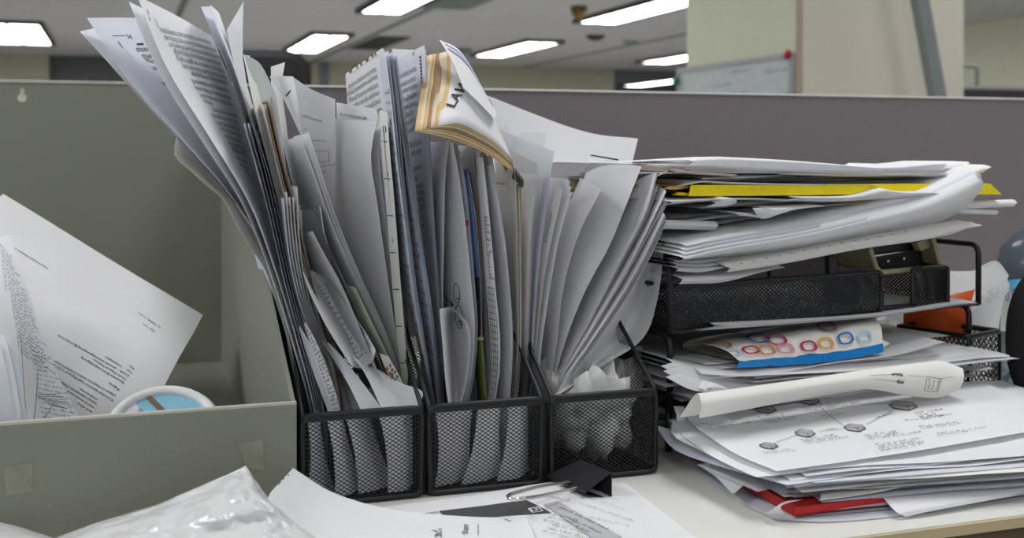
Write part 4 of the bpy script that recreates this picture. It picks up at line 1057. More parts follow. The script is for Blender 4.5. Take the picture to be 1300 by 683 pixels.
f.text(pg, 'Amarate Bunrungyungyong', (158, 486), (103, 453), 0.0050, True)
f.text(pg, 'Regards,', (152, 495), (138, 485), 0.0048, True)
f.text(pg, 'address or telephone number provided below.', (147, 502), (70, 458), 0.0050, True)
f.text(pg, 'If you have questions regarding your order or need', (144, 508), (58, 456), 0.0050, True)
f.text(pg, 'Credit account.', (124, 507), (101, 493), 0.0046, True)
f.text(pg, 'ORACLE CORPORATION (THAILAND)', (123, 512), (72, 481), 0.0046, True)
f.text(pg, 'when any amount is placed', (119, 517), (86, 496), 0.0046, True)
f.text(pg, 'and other', (117, 523), (98, 511), 0.0046, True)
pg.put(s, INK, o, w=f.W, h=f.H)

def bsheet(name, label, g, m, ns=8, nt=14, cat='paper'):
    s = Surf(g); o = obj(name, s.mesh(ns, nt, wob=0.0006), m); tag(o, label, cat); return s, o
s, o = bsheet('handwritten_sheet', 'sheet of blue-black handwriting and small tables at the left in the green box',
  [[P(-30, 600, 0.86), P(50, 600, 0.87), P(135, 590, 0.88)], [P(-40, 470, 0.93), P(20, 480, 0.93), P(75, 480, 0.96)], [P(-40, 380, 1.0), P(5, 385, 1.0), P(40, 380, 1.02)], [P(-40, 300, 1.06), P(-10, 302, 1.06), P(13, 297, 1.06)]], W)
f = Finder(s); pg = Page(); pb = Page(); rn = random.Random(5)
for k in range(26): f.lines(pg if k % 3 else pb, (0 + k * 0.5, 312 + k * 5), (13 + k * 2.3, 326 + k * 6.2), 1, 0.003, 0.0026, rn)
for k in range(3):
    f.line(pg, (26 + k * 22, 425 + k * 42), (34 + k * 8, 540), 0.0004)
for k in range(16): f.lines(pg, (38 + k * 1, 440 + k * 6), (46 + k * 4, 443 + k * 6.4), 1, 0.003, 0.0020, rn)
for k in range(7): f.line(pg, (44 + k * 3, 516 + k * 2 - 14), (76 + k * 4, 500 + k * 4), 0.0004)
pg.put(s, INKG, o, w=f.W, h=f.H); pb.put(s, INKB, o, w=f.W, h=f.H, name='handwriting')
bsheet('paper_sheet', 'blank white sheet with a folded corner at the far left in the green box',
  [[P(-40, 600, 0.835), P(10, 600, 0.84), P(40, 600, 0.85)], [P(-40, 470, 0.88), P(-5, 470, 0.88), P(26, 470, 0.89)], [P(-40, 375, 0.95), P(-10, 374, 0.95), P(14, 376, 0.95)], [P(-40, 368, 0.97), P(-12, 366, 0.97), P(10, 372, 0.965)]], W)
for i, (du, mm, lb) in enumerate(((0, WC, 'nearest bluish curved sheet edge at the left rim of the green box'), (9, W, 'second curved white sheet edge at the left rim of the green box'), (16, WC, 'third bluish sheet edge at the left rim of the green box'))):
    bsheet('paper_sheet', lb, [[P(-20, 590, 0.815 + i * 0.006), P(26 + du, 590, 0.82 + i * 0.006)], [P(-20, 480, 0.83 + i * 0.006), P(8 + du, 470, 0.835 + i * 0.006)], [P(-20, 430, 0.85 + i * 0.006), P(-4 + du, 425, 0.855 + i * 0.006)]], mm, 4, 10)
# round tub with printed lid
cup = empty('paper_tub', P(208, 545, 0.90), 'round white-rimmed paper tub with pale blue printed lid in the green box', 'tub')
ctr = P(207, 543, 0.885)
nz = (Vector((-0.05, -0.55, 0.83))).normalized(); ax = nz.cross(Vector((0, 0, 1))).normalized(); ay = nz.cross(ax).normalized()
if ay.z < 0: ay = -ay; ax = -ax
RC = 0.0375
def disc(r, h, n=40): return [ctr + (ax * math.cos(2 * PI * k / n) + ay * math.sin(2 * PI * k / n)) * r + nz * h for k in range(n)]
m = MB(); m.tube(disc(RC, 0.0), 0.0042, 8, True); obj('rim', m.vf(), mat('white_plastic', (0.8, 0.8, 0.8), 0.4), cup)
m = MB(); a = disc(RC, -0.001); b = disc(RC * 0.8, -0.05); n = len(a)
m.add(a + b, [(i, (i + 1) % n, n + (i + 1) % n, n + i) for i in range(n)] + [tuple(range(n, 2 * n))[::-1]])
m.v = [Vector((p.x, p.y, max(p.z, DESK_Z + 0.005))) for p in m.v]
obj('tub_body', m.vf(), TRIMW, cup)
m = MB(); m.add(disc(RC - 0.002, 0.0004), [tuple(range(40))[::-1]]); obj('lid', m.vf(), mat('lid_blue', srgb(140, 196, 218), 0.45, noise_amt=0.12, noise_scale=60), cup, smooth=False)
def on_lid(pts, h): return [ctr + ax * x + ay * y + nz * h for x, y in pts]
sgn = 1 if (ax.x > 0) else -1
def lid(pts, h): return on_lid([(x * sgn, y) for x, y in pts], h)
arc = [(RC * 0.93 * math.cos(t), RC * 0.93 * math.sin(t)) for t in [math.radians(x) for x in range(128, 222, 8)]]
m = MB(); m.add(lid(arc + [(0.0, -0.022)], 0.0008), [tuple(range(len(arc) + 1))]); obj('lid_panel', m.vf(), mat('lilac_white', srgb(222, 214, 224), 0.5), cup, smooth=False)
m = MB(); m.add(lid([(-0.015, 0.0315), (-0.0105, 0.033), (0.014, -0.001), (0.0095, -0.003)], 0.0012), [(0, 1, 2, 3)]); obj('lid_stripe', m.vf(), mat('brown_stripe', srgb(118, 100, 86), 0.5), cup, smooth=False)
pg = Page(); pg.scrawl(0, 0, 0.014, 3, 0.005, rn, 0.003)
m = MB(); c_, s_ = math.cos(0.75), math.sin(0.75)
m.add(lid([(-0.030 + x * c_ - y * s_, 0.004 + x * s_ + y * c_) for x, y in pg.v], 0.0014), pg.f); obj('print', m.vf(), INKG, cup, smooth=False)

# ================================================================ letter trays on the right
TO = Vector((0.4345, 0.855, 0)); E1 = Vector((0.9848, 0.1736, 0)); E2 = Vector((-0.1736, 0.9848, 0))
def T(a, b, h): return TO + E1 * a + E2 * b + Vector((0, 0, DESK_Z + h))
def F(u, v, b):
    k = (u - 650.0) / F_PX; d = Vector((k * CS + SN, -k * SN + CS, 0))
    Y = (b + TO.dot(E2)) / d.dot(E2)
    return Vector((d.x * Y, d.y * Y, CAM_Z - (v - 190.0) / F_PX * Y))
def a_of(p): return (Vector((p.x, p.y, 0)) - TO).dot(E1)
TW = a_of(F(1203, 381, 0)); TD = 0.255
tray = empty('letter_tray', T(TW / 2, TD / 2, 0), 'two-tier black wire mesh letter tray between paper piles', 'tray')
tray['label'] = 'black wire mesh letter tray with stacked tiers, full of paper on the right'
n0, n1 = a_of(F(1119, 380, 0)), a_of(F(1158, 380, 0))
for ti, (h, lip) in enumerate(((0.100, 0.038), (0.037, 0.012))):
    fl = MB(); lattice(fl, T(0, 0, h), E1, E2, [(0, 0), (TW, 0), (TW, TD), (0, TD)], 0.007, 0.0048, 0.0016)
    tag(obj('tray_floor', fl.vf(), BLACK, tray, smooth=False), kind='stuff')
    rim = MB()
    if ti == 0:
        rim.tube(rounded([T(0, 0, h), T(n0, 0, h), T(n0, 0, h + lip), T(0, 0, h + lip)], 0.006, 4, True), 0.0022, 8, True)
        rim.tube(rounded([T(n1, 0, h), T(TW, 0, h), T(TW, 0, h + lip), T(n1, 0, h + lip)], 0.004, 4, True), 0.0022, 8, True)
        rim.tube([T(n0 - 0.004, 0, h + 0.004), T(n1 + 0.004, 0, h + 0.004)], 0.0022, 8)
        for (p, q) in ((0, n0), (n1, TW)):
            lt = MB(); lattice(lt, T(p, 0, h), E1, (0, 0, 1), [(0, 0), (q - p, 0), (q - p, lip), (0, lip)], 0.0047, 0.0036, 0.0017)
            tag(obj('front_mesh', lt.vf(), BLACK, tray, smooth=False), kind='stuff')
    else:
        rim.tube([T(0, 0, h), T(TW, 0, h)], 0.002, 8)
    rim.tube(rounded([T(0, 0, h), T(0, TD, h), T(0, TD, h + lip), T(0, 0, h + lip)], 0.004, 4, True), 0.002, 6, True)
    rim.tube(rounded([T(TW, 0, h), T(TW, TD, h), T(TW, TD, h + lip), T(TW, 0, h + lip)], 0.004, 4, True), 0.002, 6, True)
    rim.tube(rounded([T(0, TD, h), T(TW, TD, h), T(TW, TD, h + lip), T(0, TD, h + lip)], 0.004, 4, True), 0.002, 6, True)
    obj('tray_frame', rim.vf(), BLACK, tray)
    for (o_, ex, L) in ((T(0, 0, h), E2, TD), (T(TW, 0, h), E2, TD), (T(0, TD, h), E1, TW)):
        lt = MB(); lattice(lt, o_, ex, (0, 0, 1), [(0, 0), (L, 0), (L, lip), (0, lip)], 0.0047, 0.0036, 0.0017)
        tag(obj('wall_mesh', lt.vf(), BLACK, tray, smooth=False), kind='stuff')
    # stacking risers: bent wire loops on both sides
    top = 0.158 if ti == 0 else 0.098
    for a_, lab in ((-0.003, 'left'), (a_of(F(1240, 340, 0)) if ti == 0 else a_of(F(1228, 420, 0)), 'right')):
        rs = MB(); rs.tube(rounded([T(a_, -0.002, h - 0.001), T(a_, -0.002, top), T(a_, TD * 0.8, top), T(a_, TD * 0.8, h - 0.001)], 0.010, 5), 0.0028, 8)
        if a_ > 0.1:
            rs.tube([T(a_, -0.002, h), T(TW - 0.004, 0.004, h)], 0.0026, 8); rs.tube([T(a_, TD * 0.8, h), T(TW - 0.004, TD * 0.8, h)], 0.0026, 8)
        obj('riser', rs.vf(), BLACK, tray)
for a_, b_ in ((0.0, 0.004), (TW, 0.004), (0.0, TD - 0.004), (TW, TD - 0.004)):
    lg = MB(); lg.tube([T(a_, b_, 0.0005), T(a_, b_, 0.037)], 0.003, 8); obj('leg', lg.vf(), BLACK, tray)

def low(p, k): return noise.noise(Vector((p[0] * 9, p[1] * 9, k)))
def filler(name, label, group, place, a0, b0, w, d, rot, zf, m, seed, droop=0.0, amp=0.0016, cat='paper'):
    """one sheet of a pile; place(a, b, h) gives world points, zf(a, b) the height of this layer"""
    g = []; c, s_ = math.cos(rot), math.sin(rot)
    for j in range(4):
        b = d * (0, 0.06, 0.5, 1)[j]; row = []
        for i in range(8):
            a = w * i / 7
            x = a0 + a * c - b * s_; y = b0 + a * s_ + b * c
            h = zf(x, y) + amp * noise.noise(Vector((x * 16, y * 10, seed))) - (droop * (0.6 + 0.8 * noise.noise(Vector((x * 12, seed, 1)))) if j == 0 else 0)
            row.append(place(x, y, h))
        g.append(row)
    tint = {'paper_white': 'white', 'paper_greyish': 'greyish white', 'paper_cool': 'bluish white', 'paper_warm': 'cream tinted'}[m.name]
    o = obj(name, Surf(g).mesh(14, 6), m); tag(o, tint + ' ' + label, cat, tint + ' ' + group); return o
prn = random.Random(21)
PM = [W, W, WG, WC, W, WG, WW]
# upper pile: layers between a sloping lower face and a level top
NU = 34
for i in range(NU):
    f_ = i / (NU - 1)
    lo = lambda a: 0.135 + 0.055 * min(max((a + 0.01) / 0.36, 0), 1)
    zf = lambda a, b, f_=f_: lo(a) + (0.229 - lo(a)) * f_ ** 0.95 + 0.0018 * low((a, b), 2.0)
    w = prn.choice((0.297, 0.297, 0.31, 0.33)); a0 = prn.uniform(-0.022, 0.035) + max(0, 0.36 - w) * prn.uniform(0, 0.9)
    filler('paper_sheet', 'loose sheet lying in the high paper pile on the top tray', 'sheets of the high pile on the top tray', T, a0, prn.uniform(-0.004, 0.030), w, prn.uniform(0.19, 0.21), prn.uniform(-0.05, 0.05), zf, prn.choice(PM), i * 1.7, droop=prn.choice((0, 0, 0.002, 0.004)))
def strip(name, label, rows, m, n=1, step=(0, 0.003, 0.0016), ns=18, nt=6, cat='paper', back=0.19, dz=0.0, group=None, drop=0.0, mats=None):
    """explicit sheet in the pile: rows of (pixel list, b) from its front edge; a last row is added back metres behind"""
    g = [[F(u, v, b + (q[0] if q else 0)) for u, v, *q in r] for r, b in rows]
    g = [resample(r, 12) for r in g]
    if back: g.append([p + E2 * back + Vector((0, 0, dz)) for p in g[-1]])
    if n == 1:
        s = Surf(g); o = obj(name, s.mesh(ns, nt, wob=0.0004), m); tag(o, label, cat, group); return s, o
    c = g[0][5]; root = empty(name, c, label, cat, group); r0 = None
    for i in range(n):
        gg = [[p + Vector(step) * i for p in r] for r in g]; s = Surf(gg)
        o = obj('page', s.mesh(ns, nt, wob=0.0004, seed=i * 2.0), mats[i] if mats else m, root)
        if i == 0: r0 = (s, o)
    return r0
strip('paper_bundle', 'topmost white sheets of the high pile with torn left tips', [([(868, 215), (960, 215), (1060, 217), (1130, 217), (1194, 216)], 0.0), ([(874, 203), (885, 199), (960, 201), (1060, 208), (1120, 213), (1192, 206)], 0.008)], W, n=2, step=(0.004, 0.004, -0.0035), back=0.12, dz=-0.004)
strip('paper_sheet', 'small white sheet end jutting right at the top of the high pile', [([(1190, 217), (1205, 214), (1216, 212)], 0.0), ([(1192, 209), (1212, 207), (1228, 205)], 0.01)], W, back=0.08, ns=6)
strip('paper_sheet', 'cream sheet with an upturned pointed corner at the right of the high pile', [([(985, 221), (1080, 224), (1180, 223), (1235, 222), (1247, 219)], -0.004), ([(985, 219), (1080, 220), (1180, 220), (1232, 217), (1250, 209)], 0.004)], WW, back=0.12)
strip('paper_sheet', 'long white sheet edge running under the topmost sheets', [([(835, 212), (900, 214), (1000, 219), (1100, 223), (1190, 225)], -0.002), ([(816, 208), (900, 210), (1000, 215), (1100, 220), (1190, 222)], 0.006)], W)
strip('paper_sheet', 'folded beige-tinted sheet end at the left of the high pile', [([(833, 224), (845, 216), (860, 219), (890, 222), (930, 224)], -0.004), ([(838, 217), (848, 212), (865, 216), (895, 219), (930, 221)], 0.004)], mat('paper_peach', (0.72, 0.62, 0.52), 0.75, trans=0.1, spec=0.2), back=0.12)
# yellow folder
yf = empty('yellow_folder', F(1070, 245, 0.05), 'bright yellow card folder in the high pile on the top tray', 'folder')
r0 = resample([F(u, v, -0.012) for u, v in ((874, 249), (1000, 248), (1140, 246), (1272, 247))], 7)
r1 = resample([F(u, v, -0.012) for u, v in ((877, 235), (1000, 235), (1140, 233.5), (1257, 233))], 7)
obj('spine', Surf([r0, r1]).mesh(16, 2), YELLOW, yf)
obj('cover', Surf([r1, [p + E2 * 0.21 for p in r1]]).mesh(16, 3), YELLOW, yf)
obj('cover', Surf([r0, [p + E2 * 0.21 for p in r0]]).mesh(16, 3), YELLOW, yf)
strip('yellow_folder', 'small yellow card tab left of the bright yellow folder', [([(852, 247), (862, 248), (872, 249)], -0.006), ([(855, 244), (863, 244), (872, 245)], 0.0)], YELLOW, back=0.1, ns=5, cat='folder')
strip('paper_sheet', 'tan sheet corner left of the bright yellow folder', [([(840, 239), (855, 241), (873, 239)], -0.004), ([(843, 236), (858, 237), (873, 232)], 0.002)], TAN, back=0.1, ns=5)
strip('paper_sheet', 'pale sheet curling up over the yellow folder from the left', [([(858, 236), (872, 231), (920, 235), (1000, 236), (1100, 236)], -0.006), ([(864, 233), (874, 229.5), (920, 231), (1000, 233), (1100, 234)], 0.002)], WW)
strip('paper_bundle', 'white sheets with a raised peak in front of the yellow folder', [([(990, 255), (1060, 256), (1110, 253), (1150, 252), (1200, 252)], -0.016), ([(1000, 249), (1075, 248), (1115, 238), (1140, 243), (1200, 242)], -0.013)], W, n=1)
strip('paper_sheet', 'grey sheet under the yellow folder at left', [([(843, 260), (890, 256), (950, 254), (1000, 256)], -0.010), ([(840, 254), (890, 252), (950, 251), (1000, 253)], -0.006)], WG)
strip('paper_sheet', 'jagged pale sheet edge poking out below the yellow folder', [([(895, 263), (920, 262), (935, 258)], -0.016), ([(903, 256), (912, 250), (925, 251)], -0.014)], WG, back=0.1, ns=6)
strip('paper_sheet', 'drooping white triangular sheet corner in the middle of the high pile', [([(955, 264), (968, 278), (1000, 268), (1030, 262)], -0.020), ([(958, 262), (985, 262), (1010, 261), (1035, 260)], -0.014)], W, ns=10)
strip('paper_sheet', 'second small torn sheet tip left of the drooping corner', [([(928, 278), (940, 274), (966, 277)], -0.018), ([(932, 271), (936, 269), (960, 273)], -0.015)], WG, back=0.1, ns=6)
for (u0, v0, u1, v1, r, lb, mm) in ((838, 285, 905, 287, 0.0045, 'dark grey rolled sheet at the left of the high pile', WG), (1195, 262, 1284, 258, 0.0042, 'white rolled sheet sticking out right of the high pile', W), (1215, 268, 1263, 270, 0.0028, 'short narrow white rolled sheet under the longer roll at right', W)):
    p, q = F(u0, v0, -0.002), F(u1, v1, -0.002); m = MB()
    ax1 = (q - p).normalized(); sp = []
    u_ = ax1.cross(Vector((0, 0, 1))).normalized(); w_ = u_.cross(ax1)
    g = []
    for k in range(17):
        an = 2 * PI * k / 12; rr = r * (1 - 0.02 * k)
        g.append([p + (u_ * math.cos(an) * 1.6 + w_ * math.sin(an)) * rr, q + (u_ * math.cos(an) * 1.6 + w_ * math.sin(an)) * rr])
    tag(obj('rolled_sheet', Surf(g).mesh(6, 32), mm), lb, 'paper')
strip('paper_sheet', 'dark green-edged sheet in the hollow at the left of the high pile', [([(838, 312), (880, 318), (900, 312)], 0.0), ([(836, 305), (856, 316), (905, 303)], 0.01)], OLIVE, back=0.12, ns=6)
strip('paper_bundle', 'thick bundle of white sheets curling up to the right across the high pile', [([(846, 333), (920, 327), (1010, 319), (1100, 301), (1170, 288), (1216, 273), (1230, 262)], -0.004), ([(862, 325), (920, 312), (1010, 296), (1100, 275), (1170, 257), (1218, 236), (1238, 226)], -0.030)], WG, n=4, step=(0.0025, 0.004, 0.0028), nt=8, back=0.16, dz=0.004, mats=[WG, W, WC, W])  # front page greyed, so the shade on the bundle's face is in its colour
sp_, po = strip('punched_sheet', 'continuous-form sheet with a row of punched holes along its edge', [([(922, 346), (1000, 334), (1100, 315), (1180, 303), (1232, 288)], -0.022), ([(914, 335), (1000, 321), (1100, 303), (1180, 290), (1236, 283)], -0.019)], WW, back=0.15, dz=0.012)
f = Finder(sp_); pg = Page()
for k in range(15):
    u = 925 + k * 16; v = 336.5 - (u - 925) * 0.205 + (0.0 if u < 1100 else 2)
    x, y = f.xy(u, v + 2); n = 10
    pg.poly([(x + 0.0016 * math.cos(2 * PI * q / n), y + 0.0016 * math.sin(2 * PI * q / n)) for q in range(n)])
hl = Page()
pg.put(sp_, INKG, po, w=f.W, h=f.H, name='punched_holes')
strip('paper_sheet', 'grey sheet drooping into the top tray at left', [([(862, 361), (920, 358), (975, 342)], -0.010), ([(856, 350), (915, 347), (990, 337)], -0.006)], WG, back=0.14)
strip('paper_sheet', 'light sheet with curved folds above the drooping grey sheet', [([(858, 344), (890, 346), (920, 340)], -0.014), ([(850, 338), (890, 339), (920, 336)], -0.010)], WG, back=0.14, n=3, step=(0, 0.003, 0.003))
strip('paper_sheet', 'thin torn sheet end at the lower right of the high pile', [([(1150, 303), (1195, 300), (1212, 296)], -0.004), ([(1170, 292), (1210, 288), (1236, 282)], 0.0)], W, back=0.1, ns=6)
# inside the top tray
punch = empty('hole_punch', F(1150, 345, 0.05), 'beige plastic desk tool with open hollow front in the top tray', 'desk tool')
q4 = [F(1102, 308, 0.012), F(1182, 295, 0.012), F(1194, 339, 0.012), F(1114, 346, 0.012)]
m = MB(); m.tube(rounded(q4, 0.008, 5, True), 0.0026, 8, True); obj('rim', m.vf(), BEIGE, punch)
rr = rounded(q4, 0.008, 5, True); n = len(rr); bkk = [p + E2 * 0.05 for p in rr]
m = MB(); m.add(rr + bkk, [(i, (i + 1) % n, n + (i + 1) % n, n + i) for i in range(n)] + [tuple(range(n, 2 * n))]); obj('shell', m.vf(), BEIGE, punch, smooth=False)
q5 = [p.lerp((q4[0] + q4[2]) / 2, 0.05) + E2 * 0.018 for p in q4]; m = MB()
m.add(q5, [(0, 1, 2, 3)]); obj('dark_hollow', m.vf(), BLACKP, punch, smooth=False)  # black plate paints in the darkness of the hollow
m = MB(); m.tube([q5[0].lerp(q5[3], 0.55) - E2 * 0.003, q5[1].lerp(q5[2], 0.5) - E2 * 0.003], 0.0014, 6); obj('rod', m.vf(), STEEL, punch)
for a_, b_ in ((0.35, 0.75), (0.62, 0.72), (0.85, 0.3)):
    c = q5[0].lerp(q5[1], a_).lerp(q5[3].lerp(q5[2], a_), b_) - E2 * 0.004; m = MB(); m.tube([c, c - E2 * 0.003], 0.0022, 8); obj('screw', m.vf(), STEEL, punch)
m = MB(); c = [F(1160, 308, 0.02), F(1178, 302, 0.02), F(1182, 312, 0.02), F(1166, 318, 0.02)]; m.box8([p + E2 * 0.004 for p in c] + [p - E2 * 0.003 for p in c]); obj('lever', m.vf(), BEIGE, punch, smooth=False)
m = MB(); c = F(1068, 352, 0.06); pr = [(0.016, 0), (0.018, 0.006), (0.018, 0.018), (0.014, 0.025), (0.006, 0.028), (0.001, 0.0285)]
c.z = DESK_Z + 0.1015; n = 20; vs = [c + Vector((r * math.cos(2 * PI * k / n), r * math.sin(2 * PI * k / n), h)) for r, h in pr for k in range(n)]
m.add(vs, [(j * n + k, j * n + (k + 1) % n, (j + 1) * n + (k + 1) % n, (j + 1) * n + k) for j in range(len(pr) - 1) for k in range(n)])
tag(obj('tape_dispenser', m.vf(), NAVY), 'dark blue rounded plastic dispenser standing in the top tray', 'dispenser')
strip('paper_bundle', 'flat sheets lying out under the top tray lip', [([(880, 419), (1000, 410), (1100, 401), (1200, 386), (1226, 385)], -0.006), ([(900, 409), (1000, 404), (1100, 397), (1200, 383), (1222, 380)], 0.002)], W, n=2, step=(0.003, 0.001, -0.0012), back=0.2)

# ---- middle pile
NM = 20
for i in range(NM):
    f_ = i / (NM - 1)
    zf = lambda a, b, f_=f_: 0.041 + 0.034 * f_ - 0.006 * min(max(a / 0.36, 0), 1) + 0.0016 * low((a, b), 5.0)
    w = prn.choice((0.297, 0.297, 0.32)); a0 = prn.uniform(-0.03, 0.03) + (0.37 - w) * prn.uniform(0, 0.9)
    filler('paper_sheet', 'loose sheet lying in the lower tray pile under the sweet bag', 'sheets of the lower tray pile', T, a0, prn.uniform(-0.05, -0.005), w, 0.21, prn.uniform(-0.06, 0.06), zf, prn.choice(PM), 50 + i * 1.3, droop=prn.choice((0, 0.001, 0.003)))
strip('paper_sheet', 'white sheet with a sharp corner pointing right in the lower tray', [([(900, 480), (1000, 475), (1100, 470), (1180, 464), (1234, 459)], -0.05), ([(905, 474), (1000, 463), (1100, 455), (1170, 448), (1216, 442)], -0.02)], W, back=0.16)
strip('paper_sheet', 'sheet with a straight corner just under the sweet bag', [([(890, 474), (960, 478), (1050, 462), (1130, 452), (1190, 434)], -0.045), ([(868, 462), (950, 470), (1050, 456), (1130, 446), (1186, 431)], -0.02)], W, back=0.15, dz=0.004)
strip('paper_bundle', 'folded grey-white sheets with a triangular flap at the left of the lower tray', [([(845, 478), (870, 492), (890, 497), (930, 502), (1010, 488)], -0.052), ([(850, 468), (880, 475), (900, 480), (940, 488), (1010, 480)], -0.03)], WG, n=3, step=(0.001, 0.006, 0.003), back=0.15)
strip('paper_sheet', 'sheet folded to a white triangle in front of the lower tray pile', [([(890, 496), (910, 499), (933, 502)], -0.060), ([(893, 494), (905, 486), (929, 496)], -0.057)], W, back=0.08, ns=6)
s, o = strip('rolled_sheet', 'broad rolled sheet with printed boxes bulging out in front of the lower tray', [([(887, 531), (960, 518), (1080, 494), (1140, 500), (1180, 505), (1206, 502), (1219, 493)], -0.085), ([(890, 514), (960, 503), (1080, 484), (1140, 482), (1185, 482), (1212, 482), (1224, 480)], -0.094), ([(883, 500), (960, 490), (1080, 472), (1140, 464), (1185, 458), (1209, 459), (1219, 467)], -0.082)], WW, back=0.02, dz=-0.022, nt=14, ns=28)
f = Finder(s, 50, 0.55); pg = Page()
f.poly(pg, [(1130, 475), (1136, 474), (1143, 484), (1138, 485)]); f.poly(pg, [(1136, 474), (1145, 474.5), (1145, 477), (1138, 477)]); f.poly(pg, [(1143, 476), (1146, 476), (1147, 486), (1142, 486)]); f.poly(pg, [(1138, 484), (1147, 484), (1147, 486.5), (1139, 486.5)])
f.line(pg, (1105, 477), (1130, 476), 0.0004); f.line(pg, (1110, 481), (1140, 485), 0.0004)
for a, b in (((1176, 478), (1173, 495)), ((1173, 495), (1190, 497)), ((1190, 497), (1195, 481)), ((1195, 481), (1176, 478))): f.line(pg, a, b, 0.0005)
f.text(pg, '• Business', (1191, 481), (1188, 495), 0.0032, True); f.text(pg, '• on iPad', (1185, 480), (1182, 494), 0.0032, True); f.text(pg, 'at 4 ไทย', (1179, 480), (1177, 493), 0.0032, True)
f.line(pg, (1152, 477), (1173, 478), 0.0003); f.line(pg, (1195, 481), (1210, 478), 0.0003)
pg.put(s, INKG, o, w=f.W, h=f.H)
# sweet bag
bag = empty('sweet_packet', F(1020, 460, 0.03), 'white packet with coloured ring pattern and blue band on the lower tray', 'packet')
R0 = [(936, 467), (1000, 464), (1065, 458), (1122, 447)]; R1 = [(938, 459), (1000, 453), (1065, 446), (1121, 436)]
R2 = [(912, 441), (985, 429), (1055, 419), (1116, 409)]; R3 = [(870, 433), (960, 418), (1035, 408), (1095, 401)]
g = [[F(u, v, -0.034) for u, v in R0], [F(u, v, -0.030) for u, v in R1]]
s = Surf(g); v, fc = s.mesh(24, 4); v = [p + Vector((0, 0, 0.0012 * noise.noise(p * 90))) for p in v]
obj('blue_band', (v, fc), mat('blue_foil', srgb(20, 120, 190), 0.25, noise_amt=0.1, coat=0.3), bag)
g = [[F(u, v, -0.030) for u, v in R1], [F(u, v, -0.012) for u, v in R2], [F(u, v, 0.05) for u, v in R3], [F(u, v + 22, 0.06) for u, v in R3]]
s = Surf(g); v, fc = s.mesh(26, 18); v = [p + Vector((0, 0, 0.0016 * noise.noise(p * 55))) for p in v]
bo = obj('packet_body', (v, fc), mat('white_foil', srgb(222, 220, 214), 0.28, noise_amt=0.03, coat=0.3), bag)
f = Finder(s)
for (u, v, rx, ry, c) in ((1025, 441, .0085, .0085, (176, 20, 92)), (1047, 437, .0085, .0085, (222, 160, 40)), (1072, 431, .0095, .0085, (28, 104, 176)), (1096, 429, .009, .0085, (150, 195, 220)), (996, 444, .009, .0085, (214, 130, 160)), (972, 446, .009, .0085, (190, 118, 44)), (952, 446, .009, .007, (160, 30, 60)), (930, 449, .008, .006, (150, 190, 205)), (940, 436, .010, .010, (170, 120, 50)), (963, 432, .010, .010, (30, 70, 120)), (985, 433, .010, .010, (160, 30, 90)), (912, 440, .010, .010, (140, 90, 40)), (1025, 424, .010, .010, (150, 40, 60)), (1003, 427, .010, .010, (130, 90, 50)), (1050, 417, .010, .010, (90, 60, 50))):
    x, y = f.xy(u, v); pg = Page(); pg.ring(x, y, rx, ry, 0.0030, 20, 0.1, 3.0); pg.put(s, mat('ring_%d_%d' % (c[0], c[2]), srgb(*c), 0.35), bo, w=f.W, h=f.H, name='ring', lift=0.0022)
m = MB(); tri = [F(1108, 448, -0.02), F(1130, 436, -0.015), F(1106, 425, -0.01)]
m.add([p for p in tri] + [p + E2 * 0.02 for p in tri], [(0, 1, 2), (3, 5, 4), (0, 3, 4, 1), (1, 4, 5, 2)]); obj('packet_tip', m.vf(), mat('white_foil', (1, 1, 1)), bag, smooth=False)

# ---- lower pile on the desk
LC = D(1002, 656, 0); LX = (D(1300, 630, 0) - LC).normalized(); LY = (D(836, 549, 0) - LC); LL = LY.length; LY = Vector((-LX.y, LX.x, 0))
def LP(a, b, h): return LC + LX * a + LY * b + Vector((0, 0, h))
sk = (D(836, 549, 0) - LC).dot(LX) / max(1e-6, (D(836, 549, 0) - LC).dot(LY)); LB = (D(836, 549, 0) - LC).dot(LY)
print('LP frame', LC, LX, sk, LB, LL, 'TW', TW)
NL = 26
def LPs(a, b, h): return LP(a + sk * b, b, h)
for i in range(NL):
    f_ = i / (NL - 1)
    zf = lambda a, b, f_=f_: 0.0014 + 0.0285 * f_ + 0.0014 * low((a, b), 8.0) * min(1, f_ * 4)
    filler('paper_sheet', 'loose sheet lying in the low pile under the network diagram', 'sheets of the low pile on the desk', LPs, prn.uniform(-0.006, 0.022) + 0.004 * (1 - f_), prn.uniform(-0.011, 0.005), 0.33, LB * prn.uniform(0.9, 1.0), prn.uniform(-0.05, 0.06), zf, prn.choice(PM), 90 + i * 1.9, droop=prn.choice((0, 0.001, 0.002)), amp=0.0022)
for z, r_, m_ in ((0.0126, 0.01, W), (0.0140, -0.02, WC), (0.0152, 0.03, W)):
    filler('paper_sheet', 'wide sheet lying directly on the red folder', 'sheets on the red folder', LPs, 0.004, 0.001, 0.33, LB, r_, lambda a, b, z=z: z, m_, 140 + z * 900, amp=0.0006)
